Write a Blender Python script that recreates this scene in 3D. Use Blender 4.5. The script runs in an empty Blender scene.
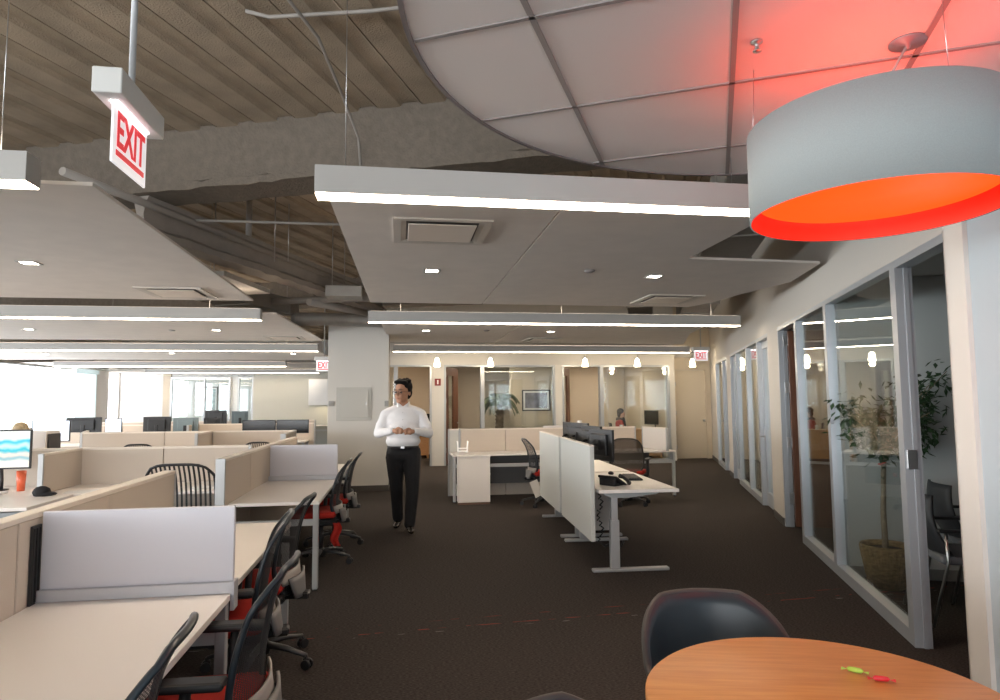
import bpy, bmesh, math, random
from mathutils import Vector, Matrix
random.seed(7)
S = bpy.context.scene
COL = S.collection
PI = math.pi
R = math.radians

# ------------------------------------------------------------------ camera
CAMZ, FOC, YAW, PITCH, ROLL = 1.55, 650.0, R(8.75), math.atan(51/650.0), 0.008
fw = Vector((math.sin(YAW)*math.cos(PITCH), math.cos(YAW)*math.cos(PITCH), math.sin(PITCH)))
rt = Vector((math.cos(YAW), -math.sin(YAW), 0))
up = rt.cross(fw)
rt2 = rt*math.cos(ROLL) - up*math.sin(ROLL)
up2 = up*math.cos(ROLL) + rt*math.sin(ROLL)
cd = bpy.data.cameras.new('camera'); cam = bpy.data.objects.new('camera', cd); COL.objects.link(cam)
cd.sensor_fit = 'HORIZONTAL'; cd.sensor_width = 36.0; cd.lens = 36.0*FOC/1000.0; cd.clip_start = 0.05
mw = Matrix((rt2, up2, -fw)).transposed().to_4x4(); mw.translation = Vector((0, 0, CAMZ))
cam.matrix_world = mw
S.camera = cam

# ------------------------------------------------------------------ world and exposure
w = bpy.data.worlds.new('overcast_sky'); S.world = w; w.use_nodes = True
bg = w.node_tree.nodes['Background']; bg.inputs[0].default_value = (0.97, 0.97, 1.0, 1); bg.inputs[1].default_value = 6.0
S.view_settings.view_transform = 'Standard'; S.view_settings.look = 'None'
S.view_settings.gamma = 1.0; S.view_settings.use_curve_mapping = False
S.view_settings.exposure = 1.25
S.cycles.max_bounces = 8; S.cycles.diffuse_bounces = 5; S.cycles.glossy_bounces = 3
S.cycles.transparent_max_bounces = 24; S.cycles.transmission_bounces = 4
S.cycles.sample_clamp_indirect = 4.0; S.cycles.caustics_reflective = False; S.cycles.caustics_refractive = False
S.cycles.use_denoising = True
BAR_E = 13.0        # the luminous strips
UPFILL_E = 2.8  # strength of the strips added on the bar tops to lift the deck
DOWN_E = 14.0      # small recessed downlights
BELL_E = 10.0
LAMP_W = 0.4

# ------------------------------------------------------------------ materials
MATS = {}
def mat(name, col, rough=0.6, metal=0.0, noise=0.0, nscale=60.0, bump=0.0, bscale=200.0, emit=0.0, coat=0.0, spec=0.5, stretch=None):
    if name in MATS: return MATS[name]
    m = bpy.data.materials.new(name); m.use_nodes = True; nt = m.node_tree; b = nt.nodes['Principled BSDF']
    b.inputs['Base Color'].default_value = (*col, 1); b.inputs['Roughness'].default_value = rough
    b.inputs['Metallic'].default_value = metal; b.inputs['Specular IOR Level'].default_value = spec
    b.inputs['Coat Weight'].default_value = coat
    tc = nt.nodes.new('ShaderNodeTexCoord'); mp = nt.nodes.new('ShaderNodeMapping')
    nt.links.new(tc.outputs['Object'], mp.inputs[0])
    if stretch: mp.inputs['Scale'].default_value = stretch
    if noise > 0:
        n = nt.nodes.new('ShaderNodeTexNoise'); n.inputs['Scale'].default_value = nscale; n.inputs['Detail'].default_value = 5
        cr = nt.nodes.new('ShaderNodeValToRGB'); cr.color_ramp.elements[0].position = 0.3; cr.color_ramp.elements[1].position = 0.7
        cr.color_ramp.elements[0].color = (*[c*(1-noise) for c in col], 1)
        cr.color_ramp.elements[1].color = (*[min(1, c*(1+noise)) for c in col], 1)
        nt.links.new(mp.outputs[0], n.inputs['Vector']); nt.links.new(n.outputs[0], cr.inputs[0]); nt.links.new(cr.outputs[0], b.inputs['Base Color'])
    if bump > 0:
        n2 = nt.nodes.new('ShaderNodeTexNoise'); n2.inputs['Scale'].default_value = bscale; n2.inputs['Detail'].default_value = 4
        bp = nt.nodes.new('ShaderNodeBump'); bp.inputs['Strength'].default_value = bump; bp.inputs['Distance'].default_value = 0.01
        nt.links.new(mp.outputs[0], n2.inputs['Vector']); nt.links.new(n2.outputs[0], bp.inputs['Height']); nt.links.new(bp.outputs[0], b.inputs['Normal'])
    if emit > 0:
        b.inputs['Emission Color'].default_value = (*col, 1); b.inputs['Emission Strength'].default_value = emit
    MATS[name] = m; return m

def glass_mat(name, tint=(1, 1, 1), refl=1.0):
    m = bpy.data.materials.new(name); m.use_nodes = True; nt = m.node_tree; nt.nodes.clear()
    o = nt.nodes.new('ShaderNodeOutputMaterial'); mx = nt.nodes.new('ShaderNodeMixShader')
    t = nt.nodes.new('ShaderNodeBsdfTransparent'); g = nt.nodes.new('ShaderNodeBsdfGlossy')
    t.inputs[0].default_value = (*tint, 1); g.inputs['Roughness'].default_value = 0.0; g.inputs[0].default_value = (0.95, 0.98, 1, 1)
    f = nt.nodes.new('ShaderNodeLayerWeight'); f.inputs[0].default_value = 0.5
    pw = nt.nodes.new('ShaderNodeMath'); pw.operation = 'POWER'; pw.inputs[1].default_value = 5.0; nt.links.new(f.outputs['Facing'], pw.inputs[0])
    k = nt.nodes.new('ShaderNodeMath'); k.operation = 'MULTIPLY_ADD'; k.inputs[1].default_value = 0.9; k.inputs[2].default_value = 0.04*refl; k.use_clamp = True
    nt.links.new(pw.outputs[0], k.inputs[0]); nt.links.new(k.outputs[0], mx.inputs[0])
    nt.links.new(t.outputs[0], mx.inputs[1]); nt.links.new(g.outputs[0], mx.inputs[2]); nt.links.new(mx.outputs[0], o.inputs[0])
    return m

def mesh_mat(name, col, sx, sz, fill, fz=None):
    # woven net: procedural slots in object space
    m = bpy.data.materials.new(name); m.use_nodes = True; nt = m.node_tree; b = nt.nodes['Principled BSDF']
    b.inputs['Base Color'].default_value = (*col, 1); b.inputs['Roughness'].default_value = 0.55
    tc = nt.nodes.new('ShaderNodeTexCoord'); sp = nt.nodes.new('ShaderNodeSeparateXYZ'); nt.links.new(tc.outputs['Object'], sp.inputs[0])
    outs = []
    for ax, sc in (('X', sx), ('Z', sz)):
        a = nt.nodes.new('ShaderNodeMath'); a.operation = 'MULTIPLY'; a.inputs[1].default_value = sc
        fr = nt.nodes.new('ShaderNodeMath'); fr.operation = 'FRACT'
        gt = nt.nodes.new('ShaderNodeMath'); gt.operation = 'LESS_THAN'; gt.inputs[1].default_value = fill if ax == 'X' else (fz if fz is not None else fill)
        nt.links.new(sp.outputs[ax], a.inputs[0]); nt.links.new(a.outputs[0], fr.inputs[0]); nt.links.new(fr.outputs[0], gt.inputs[0]); outs.append(gt)
    mxm = nt.nodes.new('ShaderNodeMath'); mxm.operation = 'MAXIMUM'
    nt.links.new(outs[0].outputs[0], mxm.inputs[0]); nt.links.new(outs[1].outputs[0], mxm.inputs[1])
    nt.links.new(mxm.outputs[0], b.inputs['Alpha'])
    return m

WHITE = mat('painted_white_wall', (0.66, 0.64, 0.60), 0.75)
TAN = mat('painted_tan_wall', (0.60, 0.53, 0.44), 0.8)
GREYWALL = mat('painted_grey_wall', (0.62, 0.64, 0.64), 0.8)
TILE = mat('ceiling_tile', (0.78, 0.73, 0.70), 0.9, noise=0.04, nscale=300, bump=0.15, bscale=500)
GRID = mat('tile_grid', (0.30, 0.27, 0.26), 0.5)
CLOUD = mat('ceiling_board', (0.80, 0.75, 0.70), 0.85, noise=0.03, nscale=5)
HOUS = mat('fixture_housing', (0.46, 0.45, 0.43), 0.5)
LED = mat('luminous_diffuser', (1.0, 0.83, 0.64), 0.5, emit=BAR_E)
UPFILL = mat('added_uplight', (1.0, 0.83, 0.64), 0.5, emit=UPFILL_E)
DOWN = mat('downlight_lens', (1.0, 0.90, 0.76), 0.5, emit=DOWN_E)
BELL = mat('pendant_glass_lit', (1.0, 0.84, 0.62), 0.4, emit=BELL_E)
ALU = mat('anodised_aluminium', (0.46, 0.49, 0.52), 0.38, metal=0.45)
STEEL = mat('brushed_steel', (0.55, 0.55, 0.55), 0.3, metal=1.0)
SILV = mat('silver_paint', (0.47, 0.48, 0.49), 0.4, metal=0.3)
LAM = mat('white_laminate', (0.90, 0.85, 0.81), 0.35)
FAB = mat('beige_panel_fabric', (0.60, 0.525, 0.45), 0.9, noise=0.08, nscale=400, bump=0.3, bscale=700)
FABG = mat('grey_panel_fabric', (0.60, 0.60, 0.56), 0.9, noise=0.06, nscale=400)
TRIMC = mat('cream_panel_cap', (0.78, 0.71, 0.63), 0.5)
FROST = mat('lavender_screen', (0.62, 0.61, 0.66), 0.4)
BLACK = mat('black_plastic', (0.018, 0.018, 0.02), 0.45)
CHF = mat('chair_frame_blue_black', (0.022, 0.03, 0.038), 0.28)
NET = mesh_mat('chair_back_net', (0.025, 0.028, 0.032), 70, 130, 0.5, 0.42)
SLAT = mesh_mat('chair_back_slats', (0.02, 0.02, 0.022), 34, 1, 0.45, -1)
BROWNNET = mesh_mat('chair_back_brown_net', (0.10, 0.08, 0.06), 60, 80, 0.6)
RED = mat('red_seat_fabric', (0.48, 0.022, 0.012), 0.85, noise=0.15, nscale=500)
GREYP = mat('grey_chair_shell', (0.22, 0.215, 0.21), 0.5)
DSCR = mat('monitor_casing', (0.02, 0.02, 0.022), 0.4)
GLASS = glass_mat('clear_glass', (0.97, 1.0, 0.99), 2.2)
WGLASS = glass_mat('window_glass', (0.98, 1, 1), 1.0)
WOODT = None
def wood(name, c1, c2, scale, rough=0.35):
    m = bpy.data.materials.new(name); m.use_nodes = True; nt = m.node_tree; b = nt.nodes['Principled BSDF']
    tc = nt.nodes.new('ShaderNodeTexCoord'); mp = nt.nodes.new('ShaderNodeMapping'); mp.inputs['Scale'].default_value = scale
    n = nt.nodes.new('ShaderNodeTexNoise'); n.inputs['Scale'].default_value = 6; n.inputs['Detail'].default_value = 8; n.inputs['Roughness'].default_value = 0.6
    cr = nt.nodes.new('ShaderNodeValToRGB'); cr.color_ramp.elements[0].position = 0.35; cr.color_ramp.elements[1].position = 0.68
    cr.color_ramp.elements[0].color = (*c1, 1); cr.color_ramp.elements[1].color = (*c2, 1)
    nt.links.new(tc.outputs['Object'], mp.inputs[0]); nt.links.new(mp.outputs[0], n.inputs['Vector']); nt.links.new(n.outputs[0], cr.inputs[0])
    nt.links.new(cr.outputs[0], b.inputs['Base Color']); b.inputs['Roughness'].default_value = rough
    return m
WOODT = wood('table_cherry_wood', (0.60, 0.23, 0.045), (0.72, 0.32, 0.08), (0.7, 9, 3), 0.38)
WOODD = wood('door_walnut', (0.14, 0.055, 0.03), (0.20, 0.085, 0.045), (8, 8, 0.7), 0.4)
WOODF = wood('desk_maple', (0.50, 0.27, 0.12), (0.58, 0.33, 0.16), (1, 1, 6), 0.4)
SKIN = mat('skin', (0.44, 0.22, 0.13), 0.55)
SKIN2 = mat('pale_skin', (0.62, 0.36, 0.25), 0.55)
HAIR = mat('black_hair', (0.006, 0.005, 0.005), 0.75, bump=0.5, bscale=90, spec=.15)
SHIRT = mat('white_shirt_cotton', (0.84, 0.82, 0.82), 0.8, bump=1.0, bscale=9)
TROU = mat('charcoal_trousers', (0.011, 0.0105, 0.012), 0.8, bump=0.4, bscale=18)

def carpet():
    m = bpy.data.materials.new('dark_brown_carpet'); m.use_nodes = True; nt = m.node_tree; b = nt.nodes['Principled BSDF']
    b.inputs['Roughness'].default_value = 0.95; b.inputs['Specular IOR Level'].default_value = 0.1
    tc = nt.nodes.new('ShaderNodeTexCoord'); mp = nt.nodes.new('ShaderNodeMapping'); mp.inputs['Scale'].default_value = (1, 3.0, 1)
    n = nt.nodes.new('ShaderNodeTexNoise'); n.inputs['Scale'].default_value = 55; n.inputs['Detail'].default_value = 6
    cr = nt.nodes.new('ShaderNodeValToRGB'); cr.color_ramp.elements[0].position = 0.36; cr.color_ramp.elements[1].position = 0.66
    cr.color_ramp.elements[0].color = (0.029, 0.0245, 0.022, 1); cr.color_ramp.elements[1].color = (0.078, 0.066, 0.060, 1)
    nt.links.new(tc.outputs['Object'], mp.inputs[0]); nt.links.new(mp.outputs[0], n.inputs['Vector']); nt.links.new(n.outputs[0], cr.inputs[0])
    # broken red and pale dashes woven in thin bands across the carpet
    sp = nt.nodes.new('ShaderNodeSeparateXYZ'); nt.links.new(tc.outputs['Object'], sp.inputs[0])
    def M(op, a, bb=None, c=None):
        x = nt.nodes.new('ShaderNodeMath'); x.operation = op
        for i, v in enumerate((a, bb, c)):
            if v is None: continue
            if isinstance(v, (int, float)): x.inputs[i].default_value = v
            else: nt.links.new(v, x.inputs[i])
        return x.outputs[0]
    last = cr.outputs[0]
    n3 = nt.nodes.new('ShaderNodeTexNoise'); n3.noise_dimensions = '2D'; n3.inputs['Scale'].default_value = 1.0; n3.inputs['Detail'].default_value = 0
    m3 = nt.nodes.new('ShaderNodeMapping'); m3.inputs['Scale'].default_value = (9, 55, 1)
    nt.links.new(tc.outputs['Object'], m3.inputs[0]); nt.links.new(m3.outputs[0], n3.inputs['Vector'])
    for (y0, colr, th) in ((4.62, (0.30, 0.05, 0.035), 0.60), (4.56, (0.25, 0.24, 0.23), 0.69), (4.78, (0.22, 0.04, 0.03), 0.66)):
        band = M('LESS_THAN', M('ABSOLUTE', M('SUBTRACT', M('ADD', sp.outputs['Y'], M('MULTIPLY', sp.outputs['X'], -0.06)), y0 - 0.03)), 0.006)
        dash = M('GREATER_THAN', n3.outputs[0], th)
        msk = M('MULTIPLY', band, dash)
        mx = nt.nodes.new('ShaderNodeMix'); mx.data_type = 'RGBA'
        nt.links.new(msk, mx.inputs[0]); nt.links.new(last, mx.inputs[6]); mx.inputs[7].default_value = (*colr, 1); last = mx.outputs[2]
    nt.links.new(last, b.inputs['Base Color'])
    bp = nt.nodes.new('ShaderNodeBump'); bp.inputs['Strength'].default_value = 0.4; bp.inputs['Distance'].default_value = 0.006
    nt.links.new(n.outputs[0], bp.inputs['Height']); nt.links.new(bp.outputs[0], b.inputs['Normal'])
    return m

# ------------------------------------------------------------------ helpers
def B(): return bmesh.new()
def box(bm, x0, y0, z0, x1, y1, z1, mtx=None):
    vs = [bm.verts.new((x, y, z)) for z in (z0, z1) for y in (y0, y1) for x in (x0, x1)]
    for f in ((0,2,3,1),(4,5,7,6),(0,1,5,4),(2,6,7,3),(0,4,6,2),(1,3,7,5)): bm.faces.new([vs[i] for i in f])
    if mtx: bmesh.ops.transform(bm, matrix=mtx, verts=vs)
    return vs
def rbox(bm, x0, y0, z0, x1, y1, z1, r=0.01, seg=2, mtx=None):
    t = bmesh.new(); box(t, x0, y0, z0, x1, y1, z1)
    bmesh.ops.bevel(t, geom=list(t.edges), offset=r, segments=seg, affect='EDGES', profile=0.5)
    merge(bm, t, mtx)
def merge(bm, t, mtx=None):
    mp = {}
    for v in t.verts: mp[v] = bm.verts.new(mtx @ v.co if mtx else v.co)
    for f in t.faces:
        try: nf = bm.faces.new([mp[v] for v in f.verts]); nf.smooth = f.smooth
        except ValueError: pass
    t.free()
def tube(bm, pts, rad, n=8, cap=True, sy=1.0):
    pts = [Vector(p) for p in pts]; rs = rad if isinstance(rad, (list, tuple)) else [rad]*len(pts)
    rings = []; prev = None
    for i, p in enumerate(pts):
        d = (pts[min(i+1, len(pts)-1)] - pts[max(i-1, 0)]).normalized()
        if prev is None:
            a = Vector((0, 0, 1)) if abs(d.z) < 0.9 else Vector((1, 0, 0)); u = d.cross(a).normalized()
        else: u = (prev - d*prev.dot(d)).normalized()
        prev = u; v = d.cross(u)
        rings.append([bm.verts.new(p + (u*math.cos(2*PI*k/n) + v*math.sin(2*PI*k/n)*sy)*rs[i]) for k in range(n)])
    for a, b in zip(rings[:-1], rings[1:]):
        for k in range(n):
            f = bm.faces.new((a[k], a[(k+1) % n], b[(k+1) % n], b[k])); f.smooth = True
    if cap: bm.faces.new(rings[0][::-1]); bm.faces.new(rings[-1])
def lathe(bm, prof, n=32, c=(0, 0, 0), smooth=True, close=True, mtx=None):
    t = bmesh.new(); rings = []
    for r, z in prof:
        if r < 1e-5: rings.append([t.verts.new((c[0], c[1], c[2]+z))])
        else: rings.append([t.verts.new((c[0]+r*math.cos(2*PI*k/n), c[1]+r*math.sin(2*PI*k/n), c[2]+z)) for k in range(n)])
    for a, b in zip(rings[:-1], rings[1:]):
        for k in range(n):
            q = [a[k % len(a)], a[(k+1) % len(a)], b[(k+1) % len(b)], b[k % len(b)]]
            u = []
            for v in q:
                if v not in u: u.append(v)
            if len(u) > 2:
                f = t.faces.new(u); f.smooth = smooth
    bmesh.ops.recalc_face_normals(t, faces=t.faces)
    merge(bm, t, mtx)
def ball(bm, c, r, sc=(1, 1, 1), sub=2, mtx=None):
    t = bmesh.new(); bmesh.ops.create_icosphere(t, subdivisions=sub, radius=r)
    for v in t.verts: v.co = Vector((v.co.x*sc[0], v.co.y*sc[1], v.co.z*sc[2])) + Vector(c)
    for f in t.faces: f.smooth = True
    merge(bm, t, mtx)
def capsule(bm, p, q, r0, r1, sx=1.0):
    tube(bm, [p, Vector(p).lerp(Vector(q), 0.5), q], [r0, (r0+r1)/2, r1], 12)
    ball(bm, p, r0, sub=2); ball(bm, q, r1, sub=2)
def grid(bm, fn, nu, nv, thick=0.0):
    vs = [[bm.verts.new(fn(i/nu, j/nv)) for i in range(nu+1)] for j in range(nv+1)]
    fs = []
    for j in range(nv):
        for i in range(nu):
            f = bm.faces.new((vs[j][i], vs[j][i+1], vs[j+1][i+1], vs[j+1][i])); f.smooth = True; fs.append(f)
    if thick:
        bmesh.ops.recalc_face_normals(bm, faces=fs)
        bmesh.ops.solidify(bm, geom=fs, thickness=thick)
    return vs
def prism(bm, pts, z0, z1):
    a = [bm.verts.new((x, y, z0)) for x, y in pts]; b = [bm.verts.new((x, y, z1)) for x, y in pts]
    bm.faces.new(a[::-1]); bm.faces.new(b); n = len(pts)
    for i in range(n): bm.faces.new((a[i], a[(i+1) % n], b[(i+1) % n], b[i]))
def mk(name, bm, m, parent=None, bevel=0.0, smooth=False, loc=None, rotz=None):
    bmesh.ops.recalc_face_normals(bm, faces=bm.faces)
    me = bpy.data.meshes.new(name); bm.to_mesh(me); bm.free()
    if smooth:
        for p in me.polygons: p.use_smooth = True
        me.set_sharp_from_angle(angle=R(40))
    me.materials.append(m)
    o = bpy.data.objects.new(name, me); COL.objects.link(o)
    if parent: o.parent = parent
    if bevel:
        md = o.modifiers.new('bevel', 'BEVEL'); md.width = bevel; md.segments = 2; md.limit_method = 'ANGLE'
    if loc is not None: o.location = loc
    if rotz is not None: o.rotation_euler = (0, 0, rotz)
    return o
def tag(o, label=None, cat=None, group=None, kind=None):
    if label: o['label'] = label
    if cat: o['category'] = cat
    if group: o['group'] = group
    if kind: o['kind'] = kind
    return o
def thing(name, label, cat, loc=(0, 0, 0), rotz=0.0, group=None):
    o = bpy.data.objects.new(name, None); COL.objects.link(o); o.location = loc; o.rotation_euler = (0, 0, rotz)
    o.empty_display_size = 0.1
    return tag(o, label, cat, group)
def struct(name, bm, m, parent=None, **k):
    o = mk(name, bm, m, parent, **k)
    if parent is None: o['kind'] = 'structure'
    return o
def dup(root, loc=None, rotz=None, label=None, group=None):
    kids = {}
    def cp(o, par):
        c = o.copy(); COL.objects.link(c)
        if par is not None: c.parent = par
        for ch in KIDS(o): cp(ch, c)
        return c
    r = cp(root, None)
    if loc is not None: r.location = loc
    if rotz is not None: r.rotation_euler = (0, 0, rotz)
    if label: r['label'] = label
    if group: r['group'] = group
    return r
def KIDS(o): return [c for c in list(COL.objects) if c.parent == o]
def bake(o):
    bpy.context.view_layer.update()
    dg = bpy.context.evaluated_depsgraph_get(); ev = o.evaluated_get(dg)
    me = bpy.data.meshes.new_from_object(ev); old = o.data
    o.modifiers.clear(); o.data = me
    if not me.materials: me.materials.append(old.materials[0])
    for p in me.polygons: p.use_smooth = True; p.material_index = 0
    return o
def fuse(name, bm, m, parent, voxel=0.012, it=6):
    # melts overlapping volumes into one continuous skin
    o = mk(name, bm, m, parent)
    rm = o.modifiers.new('r', 'REMESH'); rm.mode = 'VOXEL'; rm.voxel_size = voxel; rm.use_smooth_shade = True
    sm = o.modifiers.new('s', 'SMOOTH'); sm.iterations = it; sm.factor = 0.5
    return bake(o)

# the corridor wall runs at an angle to the desk grid
AZ = R(21.7); WD = Vector((math.sin(AZ), math.cos(AZ), 0)); WN = Vector((math.cos(AZ), -math.sin(AZ), 0)); W0 = Vector((3.236, 3.894, 0))
def wmtx(): # local x = along the wall, local y = towards the corridor (-normal), z up
    m = Matrix((WD, -WN, Vector((0, 0, 1)))).transposed().to_4x4(); m.translation = W0; return m
WM = wmtx()
def wp(s, t, z=0): return WM @ Vector((s, t, z))

# ------------------------------------------------------------------ large structure
TOP = 4.10
bm = B(); box(bm, -13, -4.2, -0.1, 14, 28.4, 0.0); struct('floor', bm, carpet())

DECK = mat('raw_concrete_deck', (0.44, 0.36, 0.27), 0.9, noise=0.16, nscale=3.2, bump=0.9, bscale=70)
bm = B()
prof = [(0, 0), (0.20, 0), (0.23, 0.032), (0.355, 0.032), (0.388, 0), (0.390, 0.09), (0.398, 0.09), (0.40, 0)]
L0, L1 = -16.0, 34.0
pts = []
for i in range(-45, 50):
    for (a, h) in prof[:-1]: pts.append((i*0.40 + a, TOP + h))
va = [bm.verts.new((L0, p, z)) for p, z in pts]; vb = [bm.verts.new((L1, p, z)) for p, z in pts]
for i in range(len(pts)-1): bm.faces.new((va[i], va[i+1], vb[i+1], vb[i]))
DA = R(23.5); m4 = Matrix((Vector((math.sin(DA), math.cos(DA), 0)), Vector((math.cos(DA), -math.sin(DA), 0)), Vector((0, 0, 1)))).transposed().to_4x4()
bmesh.ops.transform(bm, matrix=m4, verts=bm.verts)
for co, no in (((-12.7, 0, 0), (-1, 0, 0)), ((13.9, 0, 0), (1, 0, 0)), ((0, -4.1, 0), (0, -1, 0)), ((0, 28.3, 0), (0, 1, 0))):
    bmesh.ops.bisect_plane(bm, geom=bm.verts[:]+bm.edges[:]+bm.faces[:], plane_co=co, plane_no=no, clear_outer=True)
struct('ceiling', bm, DECK)
bm = B(); box(bm, -13, -4.2, TOP+0.12, 14, 28.4, TOP+0.3); struct('ceiling', bm, DECK)

FIREP = mat('sprayed_fireproofing', (0.21, 0.178, 0.145), 0.95, noise=0.12, nscale=14, bump=0.9, bscale=45)
def girder(name, c, ang, length, z0, z1, wdt, m, label):
    # I-section, local x along the girder
    bm = B(); t = 0.07; h = wdt/2
    prf = [(-h, z0), (h, z0), (h, z0+t), (h*.45, z0+t+0.04), (h*.40, z1-.16), (h*.62, z1-.05), (h*.8, z1), (-h*.8, z1), (-h*.62, z1-.05), (-h*.40, z1-.16), (-h*.45, z0+t+0.04), (-h, z0+t)]
    n = max(2, int(length/0.12)); rings = []
    for i in range(n+1):
        x = -length/2 + length*i/n
        rings.append([bm.verts.new((x, y + random.uniform(-.008, .008), z + (random.uniform(-.012, .012) if z < z1 else 0))) for y, z in prf])
    for a, b in zip(rings[:-1], rings[1:]):
        for k in range(len(prf)):
            f = bm.faces.new((a[k], a[(k+1) % len(prf)], b[(k+1) % len(prf)], b[k])); f.smooth = True
    bm.faces.new(rings[0]); bm.faces.new(rings[-1])
    o = mk(name, bm, m, loc=(c[0], c[1], 0), rotz=ang); o.data.set_sharp_from_angle(angle=R(35)); o['kind'] = 'structure'; o['label'] = label
    return o
bx, by = -1.42, 6.12
cx = -4.2; cyy = by - (cx-bx)*math.tan(AZ)
girder('ceiling_beam', (-2.9, by + 1.48*math.tan(AZ)+0.12, 0), -AZ, 15, 3.52, TOP+0.02, 0.42, FIREP, 'broad fireproofed beam crossing the open ceiling behind the first exit sign')
girder('ceiling_beam', (-1.2, 13.8, 0), -AZ, 22, 3.5, TOP+0.02, 0.40, FIREP, 'far fireproofed beam crossing above the pillar')
p0, p1 = Vector((-2.45, 6.5, 0)), Vector((-0.36, 11.75, 0)); dv = p1-p0
girder('ceiling_beam', ((p0+p1)/2), math.atan2(dv.y, dv.x), dv.length, 3.14, 3.52, 0.24, mat('painted_beam', (0.42, 0.38, 0.34), 0.8, noise=0.05, nscale=8, bump=0.4, bscale=60), 'smooth grey beam running back to the pillar')

# ---- left window wall and far walls
XL = -10.75
def hwall(name, x0, x1, y, th, openings, m, ztop=TOP+0.05):
    # wall along X with rectangular openings (x0,x1,z0,z1), front face at y, going back th
    bm = B(); xs = sorted(openings); cur = x0
    for (a, b_, z0, z1) in xs:
        if a > cur: box(bm, cur, y, 0, a, y+th, ztop)
        if z0 > 0.01: box(bm, a, y, 0, b_, y+th, z0)
        if z1 < ztop: box(bm, a, y, z1, b_, y+th, ztop)
        cur = b_
    if cur < x1: box(bm, cur, y, 0, x1, y+th, ztop)
    return struct(name, bm, m)
def window(idx, mtx, a, b_, z0, z1, depth=0.10, fr=0.05, mull=(), glass=GLASS, label=None, rail=None):
    # local x along, y depth 0..-depth
    nm = 'window_%d' % idx
    bm = B()
    box(bm, a, -depth, z0, a+fr, 0, z1); box(bm, b_-fr, -depth, z0, b_, 0, z1)
    box(bm, a+fr, -depth, z1-fr, b_-fr, 0, z1); box(bm, a+fr, -depth, z0, b_-fr, 0, z0+(rail or fr))
    for q in mull: box(bm, q-fr/2, -depth, z0+(rail or fr), q+fr/2, 0, z1-fr)
    o = struct(nm, bm, ALU); o.matrix_world = mtx
    if label: o['label'] = label
    bm = B(); box(bm, a+fr-.004, -depth*0.6, z0+(rail or fr)-.004, b_-fr+.004, -depth*0.6+0.012, z1-fr+.004)
    mk('pane', bm, glass, o)
    return o
# side wall (windows) runs along Y at XL
bm = B()
ywins = [(-3.6, 0.2), (0.5, 4.4), (4.7, 8.6), (8.9, 13.2), (13.5, 17.5), (17.6, 24.9)]
box(bm, XL-0.3, -4.2, 0, XL, 26.0, 0.85); box(bm, XL-0.3, -4.2, 2.72, XL, 26.0, TOP+.05)
cur = -4.2
for a, b_ in ywins:
    box(bm, XL-0.3, cur, 0.85, XL, a, 2.72); cur = b_
box(bm, XL-0.3, cur, 0.85, XL, 26.0, 2.72)
struct('wall_left', bm, WHITE)
ML = Matrix(((0, -1, 0, XL-0.02), (1, 0, 0, 0), (0, 0, 1, 0), (0, 0, 0, 1)))
for i, (a, b_) in enumerate(ywins):
    q = window(40+i, Matrix(((0, 1, 0, XL-0.05), (1, 0, 0, 0), (0, 0, 1, 0), (0, 0, 0, 1))), a, b_, 0.85, 2.72, 0.04, 0.03, glass=WGLASS, mull=((a+b_)/2,) if b_ < 20 else (21.35,))
    q['label'] = 'bright full-height window in the left outer wall'
# far wall of the open office
hwall('wall_far', -12.0, -1.0, 27.2, 0.2, [], mat('far_wall_white', (0.88, 0.88, 0.87), 0.8))
bm = B(); box(bm, XL-.3, 27.1, 0, XL, 27.3, TOP); box(bm, XL-.3, 26.0, 0, XL, 27.1, .5); box(bm, XL-.3, 26.0, 2.9, XL, 27.1, TOP)
struct('wall_far_side', bm, WHITE)
# back wall behind the camera, with windows
hwall('wall_behind', -13, 2.0, -4.2, 0.2, [(-10.2, -7.4, .85, 2.7), (-7.0, -4.2, .85, 2.7), (-3.8, -1.4, .85, 2.7), (-1.0, 0.0, .85, 2.7)], WHITE)
for i, (a, b_) in enumerate([(-10.2, -7.4), (-7.0, -4.2), (-3.8, -1.4), (-1.0, 0.0)]):
    window(50+i, Matrix.Translation((0, -4.06, 0)), a, b_, 0.85, 2.7, 0.1, 0.05, glass=WGLASS)
# portals so the daylight comes in cleanly
def portal(loc, rot, sx, sy):
    ld = bpy.data.lights.new('window_daylight', 'AREA'); ld.shape = 'RECTANGLE'; ld.size = sx; ld.size_y = sy; ld.cycles.is_portal = True
    o = bpy.data.objects.new('window_daylight', ld); COL.objects.link(o); o.location = loc; o.rotation_euler = rot
portal((XL-.2, 26.55, 1.7), (0, R(-90), 0), 2.3, 1.1)
for a, b_ in ywins: portal((XL-0.2, (a+b_)/2, 1.79), (0, R(-90), 0), 1.87, b_-a)
for a, b_ in [(-10.2, -7.4), (-7.0, -4.2), (-3.8, -1.4), (-1.0, 0.0)]: portal(((a+b_)/2, -4.15, 1.78), (R(90), 0, 0), b_-a, 1.85)

# ---- pillar
bm = B(); box(bm, -1.25, 11.7, 0, -0.20, 12.75, 3.02); o = struct('wall_pillar', bm, WHITE, bevel=0.004)
o['label'] = 'square white pillar behind the walking man'
bm = B(); box(bm, -1.26, 11.688, 0, -0.19, 12.76, 0.10); struct('baseboard_pillar', bm, mat('dark_rubber_base', (0.07, 0.065, 0.06), 0.6))
BASEM = MATS['dark_rubber_base']

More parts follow.
